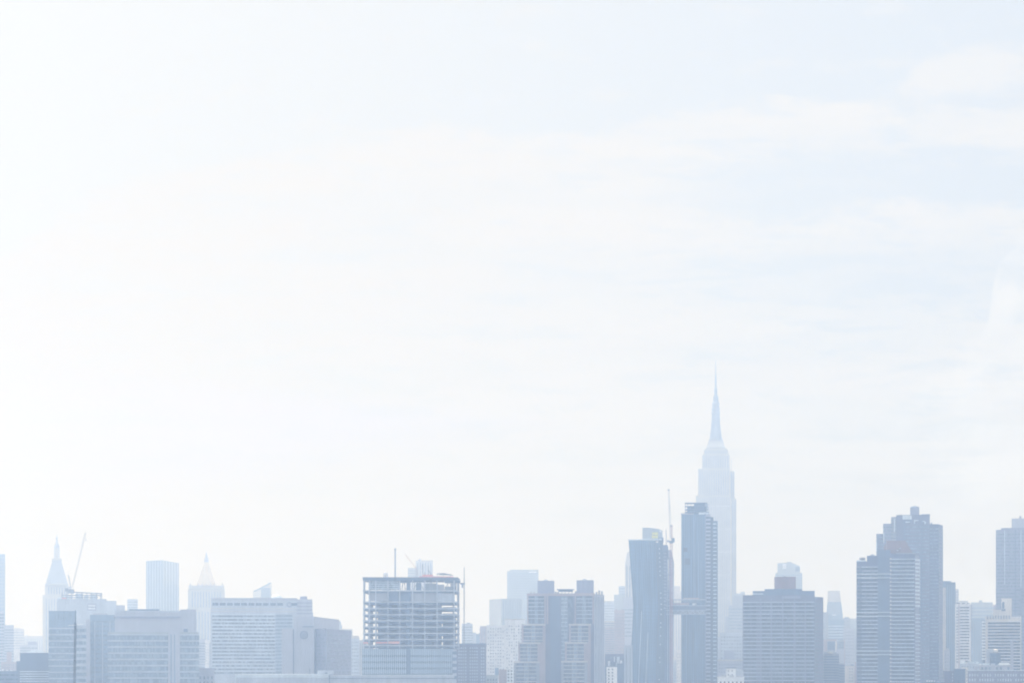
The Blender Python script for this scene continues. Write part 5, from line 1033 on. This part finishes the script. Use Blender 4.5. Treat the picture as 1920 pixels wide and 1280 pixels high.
for x, w, y, m in ((1818, 6, 1250, 'concrete'), (1826, 8, 1248, 'mauve_light'), (1836, 4, 1243, 'white'), (1843, 12, 1242.5, 'light_metal'), (1858, 8, 1243, 'concrete')): b.put('roof_plant', MB().box(wx(x, Y), wx(x + w, Y), Y + 3, Y + 8, wz(1256.6 if x < 1835 else 1246.1, Y), wz(y, Y)), m)
b = T('low_building', 'grey cluttered rooftops between the light tower and the brick factory', 'building', 1800, 1815, D=20)
k = b.block('body', 1797, 1842, 1243, 'concrete', sil=False, dY=6); b.wins(k, 8, 1246, 1262, 2, .4, .4, 'win_mid'); b.clutter(k, 4, 'light_metal', 9, 2); b.block('white_bulkhead', 1796.5, 1804.5, 1236.5, 'white', bot=1243.1, dY=8, D=6, sil=False); k2 = b.block('front_wing', 1803, 1815.5, 1250, 'cream', sil=False, D=5); b.wins(k2, 3, 1254, 1284, 5, .4, .4, 'win_mid')
b = T('low_building', 'dark blue low box at the foot of the dark blue narrow tower', 'building', 1620, 1798, D=18)
k = b.block('body', 1789, 1810, 1254, 'blue_panel', sil=False); b.parapet(k, 'slate', .4); k2 = b.block('wing', 1770, 1789, 1257, 'brown_brick', sil=False, dY=1.5); b.wins(k2, 3, 1260, 1284, 4, .3, .4, 'light_metal', keep=lambda r, c: c == 2)
b = T('apartment_building', 'grey pier like block in front of the dark blue narrow tower', 'building', 2000, 1775, D=16)
k = b.block('body', 1770, 1780.5, 1218, 'mauve_light', sil=False); b.wins(k, 2, 1224, 1256, 5, .3, .4, 'win_pale'); b.block('bulkhead', 1772, 1778, 1214.5, 'mauve_light', bot=1218.1, dY=3, D=5, sil=False); k = b.block('wing', 1767, 1790, 1256, 'brown_brick', sil=False, dY=3)
b = T('low_building', 'low roof strip with tiny white roof machines under the stepped tower', 'building', 1600, 1745, D=18)
k = b.block('body', 1728, 1771, 1277, 'slate', sil=False)
for x, w in ((1737, 3), (1741.5, 2.5), (1745.5, 3), (1751, 1.6)): b.put('roof_plant', MB().box(wx(x, 1600), wx(x + w, 1600), 1601.5, 1603, wz(1277.1, 1600), wz(1274.2, 1600)), 'white')

# far low rows of the city filling the gaps down to street level
b = T('terrace_row', 'far grey low row of buildings behind the gap left of the unfinished tower', 'building', 3900, 660, D=20)
k = b.block('body', 610, 700, 1232, 'concrete', sil=False); b.wins(k, 25, 1236, 1250, 3, .4, .4, 'win_pale')
b = T('terrace_row', 'far low row of buildings seen under the sky bridge in the slot', 'building', 3950, 1265, D=20)
k = b.block('body', 1225, 1300, 1190, 'concrete', sil=False); b.wins(k, 18, 1194, 1230, 5, .4, .4, 'win_pale')

# ------------------------------------------------------------------ haze
hz, hnt, hp = new_mat('haze')
hnt.nodes.remove(hp)
pv = hnt.nodes.new('ShaderNodeVolumePrincipled')
pv.inputs['Color'].default_value = HAZE_COL + (1,)
pv.inputs['Absorption Color'].default_value = HAZE_ABS + (1,)
pv.inputs['Density'].default_value = HAZE_DEN
pv.inputs['Anisotropy'].default_value = HAZE_G
hnt.links.new(pv.outputs[0], hnt.nodes['Material Output'].inputs['Volume'])
M['haze'] = hz
h = ob('haze', MB().box(-4500, 4500, -600, HAZE_END, -4, 462).mesh('haze', 'haze'))
h['kind'] = 'stuff'
